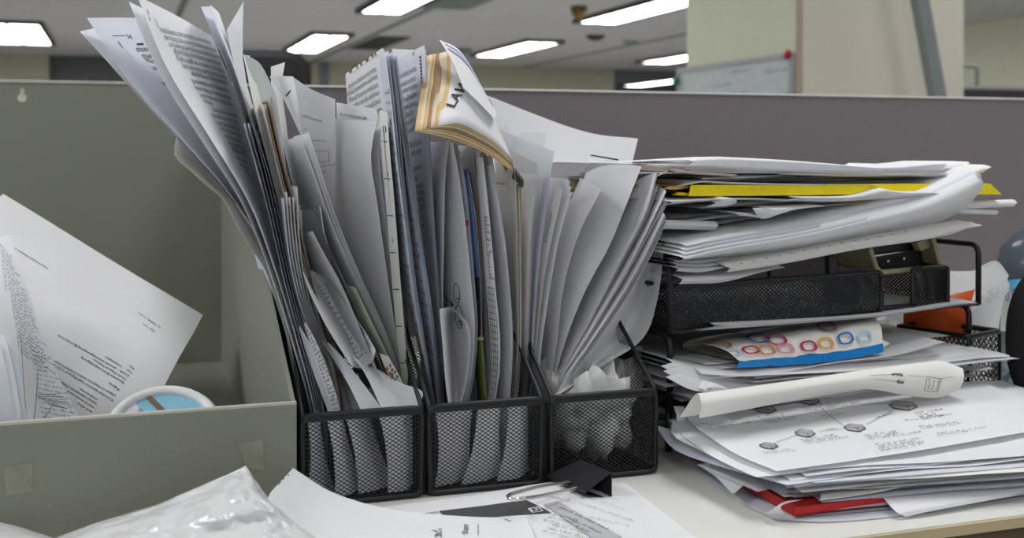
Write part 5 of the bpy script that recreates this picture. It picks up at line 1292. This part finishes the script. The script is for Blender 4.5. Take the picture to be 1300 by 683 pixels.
# red folder
rf = empty('red_folder', LPs(0.15, 0.1, 0.006), 'red card folder near the bottom of the low pile', 'folder')
c0, c1 = D(1010, 655, 0.0035), D(1180, 635, 0.0035)
d1 = (c1 - c0).normalized(); d2 = (D(868, 575, 0.0035) - c0)
def slab(z0, z1, nm):
    b = MB(); q = [c0, c0 + d1 * 0.14, c0 + d1 * 0.14 + d2, c0 + d2]
    b.box8([p + Vector((0, 0, z0)) for p in q] + [p + Vector((0, 0, z1)) for p in q]); return obj(nm, b.vf(), RED, rf, smooth=False)
slab(0.0, 0.0009, 'cover'); slab(0.0058, 0.0067, 'cover')
b = MB(); b.box8([c0, c0 + d1 * 0.14, c0 + d1 * 0.14 + Vector((0, 0.0008, 0)), c0 + Vector((0, 0.0008, 0))] + [p + Vector((0, 0, 0.0067)) for p in (c0, c0 + d1 * 0.14, c0 + d1 * 0.14 + Vector((0, 0.0008, 0)), c0 + Vector((0, 0.0008, 0)))]); obj('spine', b.vf(), RED, rf, smooth=False)
b = MB(); e = Vector((-0.0006, 0.0004, 0)); b.box8([c0, c0 + e, c0 + d2 + e, c0 + d2] + [p + Vector((0, 0, 0.0067)) for p in (c0, c0 + e, c0 + d2 + e, c0 + d2)]); obj('side_flap', b.vf(), RED, rf, smooth=False)
HT = 0.0335
def dsheet(name, label, g, m, ns=14, nt=12, cat='paper', wob=0.0004):
    s = Surf([[D(*p) for p in r] for r in g]); o = obj(name, s.mesh(ns, nt, wob=wob), m); tag(o, label, cat); return s, o
s, o = dsheet('diagram_sheet', 'top sheet of the low pile printed with a network diagram', [[(986, 598, HT - 0.001), (1080, 585, HT), (1200, 566, HT), (1345, 541, HT)], [(930, 574, HT), (1050, 555, HT + .001), (1180, 540, HT + .001), (1318, 518, HT)], [(884, 542, HT + .001), (1010, 528, HT + .002), (1150, 512, HT + .002), (1284, 500, HT)], [(852, 508, HT + .002), (980, 498, HT + .003), (1120, 490, HT + .003), (1250, 486, HT + .002)]], W, 18, 14)
f = Finder(s); pg = Page(); pl = Page(); rn = random.Random(9)
for a, b in (((985, 563), (1013, 553)), ((1038, 549), (1072, 545)), ((1100, 540), (1133, 523)), ((1070, 541), (1044, 521)), ((1130, 514), (1082, 513))): f.line(pg, a, b, 0.0006)
def device(u, v, w, h):
    k = Page()
    P_ = [(u - w, v - h * 0.2), (u - w * 0.4, v - h), (u + w * 0.6, v - h * 0.7), (u + w, v + h * 0.2), (u + w * 0.4, v + h), (u - w * 0.6, v + h * 0.6)]
    pl = Page(); f.poly(pl, P_); pl.put(s, mat('pale_grey_ink', (0.36, 0.36, 0.37), 0.7), o, w=f.W, h=f.H, name='device_icon', lift=0.0006); xs = [f.xy(*p) for p in P_]
    for i in range(6): pg.line(*xs[i], *xs[(i + 1) % 6], 0.0009)
    f.line(pg, P_[0], (u + w * 0.2, v), 0.0007); f.line(pg, (u + w * 0.2, v), P_[3], 0.0006); f.line(pg, (u + w * 0.2, v), P_[4], 0.0006)
for q in ((1085, 544, 14, 5), (1147, 516, 18, 6), (1022, 551, 13, 5), (976, 567, 12, 4), (1028, 510, 13, 5), (972, 521, 14, 5)): device(*q)
for a, b, n, gp, sz in (((1162, 526), (1188, 522), 4, .0062, .004), ((1098, 554), (1150, 547), 3, .0062, .004), ((1112, 566), (1172, 557), 4, .0062, .004), ((1018, 560), (1060, 553), 3, .0058, .0034), ((968, 575), (1010, 571), 2, .005, .0030), ((1018, 518), (1075, 512), 3, .0055, .0034), ((964, 531), (1000, 526), 4, .0058, .0034), ((884, 541), (950, 532), 3, .0056, .0034), ((1112, 532), (1130, 527), 1, .004, .003), ((1050, 547), (1066, 545), 1, .004, .003), ((1044, 530), (1060, 526), 2, .005, .003), ((1080, 513), (1090, 512), 1, .004, .003)):
    f.lines(pg, a, b, n, gp, sz, rn)
x0 = f.xy(1150, 533)
f.lines(pg, (1150, 535), (1205, 527), 1, .005, .0034, rn); f.lines(pg, (1168, 543), (1222, 536), 2, .006, .0034, rn); f.lines(pg, (1190, 552), (1240, 545), 2, .006, .0034, rn)
pg.put(s, INK, o, w=f.W, h=f.H, lift=0.0009)
s, o = dsheet('paper_sheet', 'lined sheet whose left edge curls up at the side of the low pile', [[(1000, 616, .026), (1040, 610, .026), (1120, 598, .026)], [(920, 594, .022), (970, 590, .024), (1060, 575, .026)], [(858, 572, .020), (900, 566, .022), (990, 550, .026)], [(832, 540, .030), (868, 545, .024), (950, 530, .026)]], WC)
f = Finder(s); pg = Page()
for k in range(4): f.lines(pg, (860 + k * 8, 556 + k * 8), (905 + k * 8, 564 + k * 7), 1, .005, .003, rn)
f.lines(pg, (960, 600), (990, 604), 5, .004, .003, rn)
pg.put(s, INKL, o, w=f.W, h=f.H)
dsheet('paper_sheet', 'white sheet with a stepped left edge under the diagram sheet', [[(960, 606, .029), (1050, 595, .029), (1300, 556, .029)], [(905, 580, .029), (960, 572, .029), (1290, 520, .029)], [(868, 556, .030), (900, 550, .030), (1270, 500, .030)], [(856, 534, .030), (890, 528, .030), (1240, 490, .030)]], W)
dsheet('paper_sheet', 'small white sheet corner poking out at the left middle of the low pile', [[(962, 624, .011), (990, 618, .012), (1030, 612, .012)], [(905, 600, .014), (940, 596, .014), (1000, 590, .014)], [(884, 590, .014), (920, 584, .014), (980, 576, .014)]], W, 6, 6)
dsheet('paper_sheet', 'white pointed sheet corner over the left side of the red folder', [[(929, 626, .010), (931, 626, .010), (932, 626, .010)], [(908, 605, .012), (930, 604, .012), (960, 602, .012)], [(894, 596, .013), (940, 590, .013), (980, 580, .013)]], W, 6, 6)
dsheet('paper_sheet', 'white folded corner hanging over the near corner of the red folder', [[(970, 652, .004), (984, 654, .003), (997, 655, .003)], [(976, 650, .008), (985, 645, .0115), (992, 642, .012)], [(990, 640, .012), (1000, 636, .012), (1020, 634, .012)]], W, 6, 6)
dsheet('paper_sheet', 'white sheet with a slanted corner low on the right of the pile', [[(1150, 656, .002), (1200, 645, .004), (1340, 620, .004)], [(1136, 648, .006), (1200, 637, .007), (1330, 614, .007)], [(1120, 630, .010), (1200, 620, .010), (1330, 600, .010)]], W)
dsheet('paper_sheet', 'yellowish sheet edge along the lower front of the low pile', [[(1038, 636, .012), (1120, 624, .013), (1200, 606, .016), (1300, 600, .015)], [(1042, 633, .0135), (1120, 620, .0145), (1200, 603, .0175), (1300, 597, .0165)], [(1042, 610, .0145), (1120, 600, .0155), (1200, 590, .0175), (1300, 580, .0165)]], WW)
dsheet('paper_sheet', 'bottom sheet of the low pile sticking out onto the desk in front', [[(985, 660, .001), (1060, 662, .001), (1180, 650, .001), (1330, 628, .001)], [(930, 632, .001), (1040, 620, .001), (1180, 610, .001), (1330, 600, .001)], [(850, 575, .0015), (960, 570, .0015), (1150, 560, .0015), (1330, 550, .0015)]], WC)
v, fc = crumple(LP(0.335, 0.03, 0.022), 0.028, 0.012, 0.008, 8.8, 0.35, 1.6, 3)
m = MB(); p, q = D(1276, 590, .020), D(1370, 580, .020); ax1 = (q - p).normalized(); u_ = ax1.cross(Vector((0, 0, 1))).normalized()
g = [[(p if e == 0 else q) + (u_ * math.cos(2 * PI * k / 12) * 1.8 + Vector((0, 0, 1)) * math.sin(2 * PI * k / 12)) * 0.0045 * (1 - 0.012 * k) for e in (0, 1)] for k in range(19)]
tag(obj('rolled_sheet', Surf(g).mesh(8, 36, wob=0.001), W), 'white rolled sheet end at the right edge of the low pile', 'paper')
tp = MB(); tp.add([p + Vector(q_) for p, q_ in zip([T(-0.004, -0.012, 0.036)] * 8, [(-0.002, -0.004, 0), (0.008, -0.003, -0.002), (0.009, 0.004, 0.004), (-0.001, 0.003, 0.005), (-0.002, -0.006, -0.012), (0.007, -0.006, -0.014), (0.008, -0.002, -0.010), (0, 0, -0.008)])], [(0, 1, 2, 3), (4, 5, 1, 0), (5, 6, 2, 1)])
tag(obj('paper_scrap', tp.vf(), W, smooth=False), 'torn white paper scrap at the front left post of the tray', 'paper')

# ================================================================ things behind the tray at right
cup2 = empty('mesh_pencil_cup', D(1215, 500, 0), 'black wire mesh desk cup behind the tray at right', 'cup')
hc = 0.068
k1, k0, k2 = D(1229, 430, hc), D(1140, 417, hc), D(1269, 423, hc); k3 = k0 + (k2 - k1)
cs = [Vector((p.x, p.y, DESK_Z + 0.002)) for p in (k1, k2, k3, k0)]
fr = MB()
fr.tube(rounded([p + Vector((0, 0, hc)) for p in cs], 0.004, 3, True), 0.0028, 8, True); fr.tube(rounded(cs, 0.004, 3, True), 0.0022, 8, True)
for p in cs: fr.tube([p, p + Vector((0, 0, hc))], 0.0018, 6)
obj('cup_frame', fr.vf(), BLACK, cup2)
for i in range(4):
    p, q = cs[i], cs[(i + 1) % 4]; L = (q - p).length
    lt = MB(); lattice(lt, p, q - p, (0, 0, 1), [(0, 0), (L, 0), (L, hc), (0, hc)], 0.0052, 0.0074, 0.0013); tag(obj('cup_mesh', lt.vf(), BLACK, cup2, smooth=False), kind='stuff')
def upright(name, label, g, m, cat, wob=0.0008, ns=10, nt=10):
    s = Surf([[Q(*p) for p in r] for r in g]); s.g = [[Vector((p.x, p.y, max(p.z, DESK_Z + 0.004))) for p in r] for r in s.g]; o = obj(name, s.mesh(ns, nt, wob=wob), m); tag(o, label, cat); return s, o
s, o = upright('paper_sheet', 'crumpled white sheets rising behind the tray riser at right', [[(1175, 470, 1.20), (1205, 470, 1.19), (1238, 470, 1.2)], [(1185, 400, 1.21), (1225, 405, 1.18), (1262, 395, 1.2)], [(1195, 362, 1.22), (1235, 372, 1.19), (1282, 364, 1.2)], [(1196, 344, 1.23), (1240, 343, 1.20), (1262, 334, 1.2)]], W, 'paper')
f = Finder(s); pg = Page(); f.lines(pg, (1245, 380), (1262, 366), 4, .006, .004, rn); f.lines(pg, (1210, 372), (1225, 376), 1, .006, .004, rn); pg.put(s, INKL, o, w=f.W, h=f.H)
upright('paper_sheet', 'white sheet with a sharp peak at the back right', [[(1205, 450, 1.24), (1240, 450, 1.23), (1262, 450, 1.23)], [(1215, 380, 1.24), (1250, 375, 1.23), (1278, 360, 1.23)], [(1238, 342, 1.24), (1264, 331, 1.23), (1281, 350, 1.23)]], W, 'paper')
upright('orange_packet', 'orange plastic packet seen between the tray risers', [[(1150, 430, 1.20), (1190, 430, 1.18), (1230, 430, 1.18)], [(1150, 395, 1.20), (1195, 390, 1.17), (1232, 390, 1.175)], [(1165, 385, 1.20), (1205, 375, 1.18), (1238, 366, 1.185)]], ORANGE, 'packet', 0.003)
v, fc = crumple(D(1168, 440, 0.03) + Vector((0, 0.06, 0.03)), 0.035, 0.02, 0.022, 2.2, 0.5, 1.8)
tag(obj('plastic_bag', (v, fc), PLASTIC), 'crumpled grey plastic bag under the orange packet', 'bag')
v, fc = crumple(D(1276, 497, 0.0) + Vector((0.012, 0.0, 0.018)), 0.022, 0.02, 0.018, 6.1, 0.5, 1.8)
tag(obj('plastic_bag', (v, fc), mat('bluish_plastic', srgb(190, 206, 214), 0.3, trans=0.3)), 'small bluish plastic bag at the right edge by the black round object', 'bag')
s, o = upright('tissue_packet', 'white packet with a cyan top and blue squiggles at the right edge', [[(1270, 420, 1.26), (1300, 420, 1.25), (1350, 420, 1.26)], [(1272, 385, 1.26), (1300, 385, 1.245), (1350, 385, 1.26)], [(1276, 356, 1.26), (1305, 354, 1.25), (1350, 352, 1.26)]], mat('white_foil', (1, 1, 1)), 'packet')
f = Finder(s); pg = Page(); pg.v = [(f.W * i / 12, f.H * (0.80 + 0.199 * j)) for j in (0, 1) for i in range(13)]; pg.f = [(i, i + 1, i + 14, i + 13) for i in range(12)]; pg.put(s, CYAN, o, w=f.W, h=f.H, name='cyan_band', lift=0.002)
pg = Page()
for u, v in ((1280, 376), (1288, 373), (1296, 371)): x, y = f.xy(u, v); pg.ring(x, y, 0.003, 0.006, 0.0016, 12, 0.4)
pg.put(s, mat('blue_print', srgb(40, 110, 180), 0.5), o, w=f.W, h=f.H, lift=0.002, name='squiggle')
c = Q(1330, 372, 1.36); pr = [(0.0, 0.085), (0.02, 0.083), (0.038, 0.074), (0.052, 0.058), (0.058, 0.03), (0.058, -0.05), (0.05, -0.075)]
c.z = DESK_Z + 0.076
vs = [c + Vector((r * math.cos(2 * PI * k / 24), r * math.sin(2 * PI * k / 24), h)) for r, h in pr for k in range(24)]
tag(obj('bottle', (vs, [(j * 24 + k, (j + 1) * 24 + k, (j + 1) * 24 + (k + 1) % 24, j * 24 + (k + 1) % 24) for j in range(len(pr) - 1) for k in range(24)]), mat('blue_grey_plastic', srgb(84, 92, 102), 0.15, coat=0.5, trans=0.2)), 'blue-grey glossy rounded bottle top at the right edge', 'bottle')
c = Q(1336, 450, 1.09); c.z = DESK_Z + 0.072; b = bmesh.new(); bmesh.ops.create_uvsphere(b, u_segments=32, v_segments=20, radius=1)
vs = [c + Vector((0.048 * (abs(v.co.x) ** 0.9) * (1 if v.co.x > 0 else -1), 0.03 * v.co.y, 0.0715 * (abs(v.co.z) ** 0.9) * (1 if v.co.z > 0 else -1))) for v in b.verts]; b.verts.index_update(); fs = [tuple(q.index for q in fc_.verts) for fc_ in b.faces]; b.free()
tag(obj('speaker', (vs, fs), mat('matte_black', (0.018, 0.018, 0.019), 0.8, spec=0.1)), 'matte black rounded object cut off by the right edge', 'speaker')

# ================================================================ foreground
def crinkled(g, ns, nt, amp, freq, dirv=Vector((0, -1, 0.4))):
    s = Surf(g); v, fc = s.mesh(ns, nt); out = []
    dv = dirv.normalized()
    for i, p in enumerate(v):
        q = Vector((p.x, p.y * 0.8, p.z)) * freq
        a = abs(noise.noise(q)) + 0.5 * abs(noise.noise(q * 2.1 + Vector((3, 1, 7)))) + 0.25 * abs(noise.noise(q * 4.3))
        r = min(1, 6 * min((i % (ns + 1)) / ns, 1 - (i % (ns + 1)) / ns) + 0.25)
        o = p + dv * amp * (a - 0.35) * r
        o.z = max(o.z, DESK_Z + 0.0006); out.append(o)
    return s, out, fc
BAGM = mat('white_plastic_film', (0.70, 0.70, 0.705), 0.22, noise_amt=0.03, bump=0.9, bump_scale=48, spec=0.6, trans=0.15)
s, v, fc = crinkled([[Q(40, 745, .63), Q(150, 745, .63), Q(230, 745, .63), Q(300, 742, .63), Q(330, 740, .63), Q(370, 738, .632), Q(430, 730, .635)],
    [Q(55, 704, .675), Q(150, 695, .675), Q(230, 684, .675), Q(300, 678, .675), Q(330, 677, .676), Q(360, 682, .678), Q(418, 697, .68)],
    [Q(63, 688, .70), Q(150, 670, .70), Q(215, 653, .70), Q(290, 632, .705), Q(322, 628, .707), Q(345, 646, .705), Q(392, 676, .70)],
    [Q(68, 684, .722), Q(150, 657, .728), Q(208, 640, .728), Q(298, 604, .732), Q(316, 600, .733), Q(332, 622, .73), Q(360, 655, .72)],
    [Q(70, 683, .725), Q(150, 655, .73), Q(205, 638, .73), Q(300, 597, .738), Q(312, 591.5, .739), Q(322, 607, .737), Q(346, 640, .73)]], 110, 80, 0.012, 34)
bg = obj('plastic_bag', (v, fc), BAGM); tag(bg, 'crinkled white plastic bag with a raised corner in the left foreground', 'bag')
m = MB(); pts = [p + Vector((0, -0.003, 0.001)) for p in (Q(301, 599, .735), Q(318, 622, .72), Q(333, 648, .70), Q(352, 672, .69))]; m.tube(resample(pts, 12), 0.0006, 5); obj('seam', m.vf(), BAGM, bg)
s, v, fc = crinkled([[Q(-60, 730, .64), Q(20, 730, .64), Q(110, 730, .64)], [Q(-60, 690, .68), Q(10, 690, .685), Q(90, 700, .68)], [Q(-60, 658, .72), Q(5, 664, .725), Q(72, 684, .72)]], 30, 24, 0.006, 26)
tag(obj('plastic_bag', (v, fc), BAGM), 'edge of a second white plastic bag at the lower left corner', 'bag')
s, o = dsheet('printed_form', 'printed form with a dark banner under the binder clip', [[(400, 725, .001), (560, 725, .001), (740, 725, .001), (945, 725, .001)], [(440, 685, .001), (580, 676, .0015), (730, 668, .002), (880, 680, .001)], [(470, 655, .001), (590, 642, .002), (715, 630, .003), (835, 645, .002)], [(482, 644, .002), (600, 629, .003), (705, 612, .004), (795, 613, .003)]], W, 20, 16)
f = Finder(s); pg = Page(); pm = Page(); ph = Page(); rn = random.Random(14)
f.poly(pm, [(557, 650), (615, 643), (640, 656), (575, 665)]); f.poly(pm, [(615, 643), (668, 635.5), (700, 652), (640, 656)])
f.poly(ph, [(690, 641), (708, 637), (790, 683), (760, 690)])
f.poly(pg, [(532, 655), (534, 654.5), (546, 662), (544, 662.5)]); f.poly(pg, [(534, 654.5), (556, 651), (556, 652), (534, 655.5)])
pm.put(s, mat('dark_print', (0.055, 0.055, 0.06), 0.6), o, w=f.W, h=f.H, name='banner', lift=0.0007); ph.put(s, INKL, o, w=f.W, h=f.H, name='grey_band', lift=0.0007)
for a, b, n, sz in (((694, 632), (735, 641), 1, .0055), ((740, 625), (800, 640), 1, .004), ((748, 634), (806, 652), 1, .0045), ((735, 640), (806, 664), 1, .004), ((700, 655), (735, 662), 2, .004), ((690, 662), (740, 676), 1, .004), ((700, 668), (740, 679), 3, .0042), ((745, 658), (765, 662), 1, .004), ((780, 664), (790, 667), 1, .004), ((710, 646), (775, 676), 1, .005), ((722, 660), (760, 678), 2, .0042)):
    f.lines(pg, a, b, n, .005, sz * 0.55, rn)
pg.put(s, INKG, o, w=f.W, h=f.H, lift=0.0011)
pg = Page()
for a, b in (((671, 648), (684, 646)), ((684, 646), (689, 651)), ((689, 651), (676, 653)), ((676, 653), (671, 648))): f.line(pg, a, b, 0.0010)
f.text(pg, 'LF', (675, 652), (686, 650), 0.006, True)
pg.put(s, W, o, w=f.W, h=f.H, name='logo_box', lift=0.0014)
s, o = dsheet('paper_sheet', 'blank white sheet with a lifted corner resting against the green box', [[(330, 650, .028), (390, 720, .006), (480, 722, .005), (590, 722, .004), (700, 722, .003)], [(340, 632, .032), (400, 668, .012), (480, 680, .006), (590, 684, .005), (680, 685, .004)], [(346, 622, .034), (410, 642, .018), (490, 660, .008), (590, 667, .006), (673, 668, .004)], [(372, 594, .036), (425, 626, .020), (500, 647, .010), (590, 656, .006), (667, 658, .004)]], W, 22, 14)
f = Finder(s); pg = Page()
for u, v in ((364, 604), (351, 615), (353, 613), (356, 608)):
    x, y = f.xy(u, v); pg.rect(x, y, x + 0.0014, y + 0.0012)
f.line(pg, (641, 659.5), (648, 663), 0.0010); f.lines(pg, (556, 682), (556, 670), 2, .002, .0035, rn)
pg.put(s, INK, o, w=f.W, h=f.H)
pg = Page(); f.text(pg, 'Sam', (594, 679), (595, 667), 0.0055, True); f.line(pg, (589, 680), (590, 666), .0005); f.line(pg, (607, 680), (607, 666), .0005); pg.put(s, INKG, o, w=f.W, h=f.H)
# binder clip
bc = empty('binder_clip', D(735, 607, 0.004), 'black binder clip with steel handle on the printed form', 'clip')
J0, J1 = D(693, 604, .0065), D(743, 626, .0065); S0, S1 = D(738, 584, .020), D(776, 600, .020)
B0, B1 = Vector((S0.x, S0.y, DESK_Z + 0.0012)), Vector((S1.x, S1.y, DESK_Z + 0.0012)); K0, K1 = J0 - Vector((0, 0, .0018)), J1 - Vector((0, 0, .0018))
def plate(a, b, c, d, th, nm):
    n = (b - a).cross(d - a).normalized() * th; m = MB(); m.box8([a, b, c, d] + [p + n for p in (a, b, c, d)]); return obj(nm, m.vf(), BLACKP, bc, smooth=False)
plate(J0, J1, S1, S0, 0.0006, 'top_jaw'); plate(K0, K1, B1, B0, 0.0006, 'bottom_jaw'); plate(S0, S1, B1, B0, 0.0006, 'spine')
for a, b in ((J0, J1),):
    m = MB(); m.tube([a, b], 0.0011, 8); obj('jaw_roll', m.vf(), BLACKP, bc)
w1 = [D(724, 612, .009), D(690, 617, .014), D(660, 624, .017), D(647, 628, .018), D(645, 631, .018), D(650, 634.5, .0175), D(664, 633, .017), D(690, 629, .013), D(734, 619, .009)]
m = MB(); m.tube(resample(w1, 40), 0.0013, 8); obj('wire_handle', m.vf(), STEEL, bc)
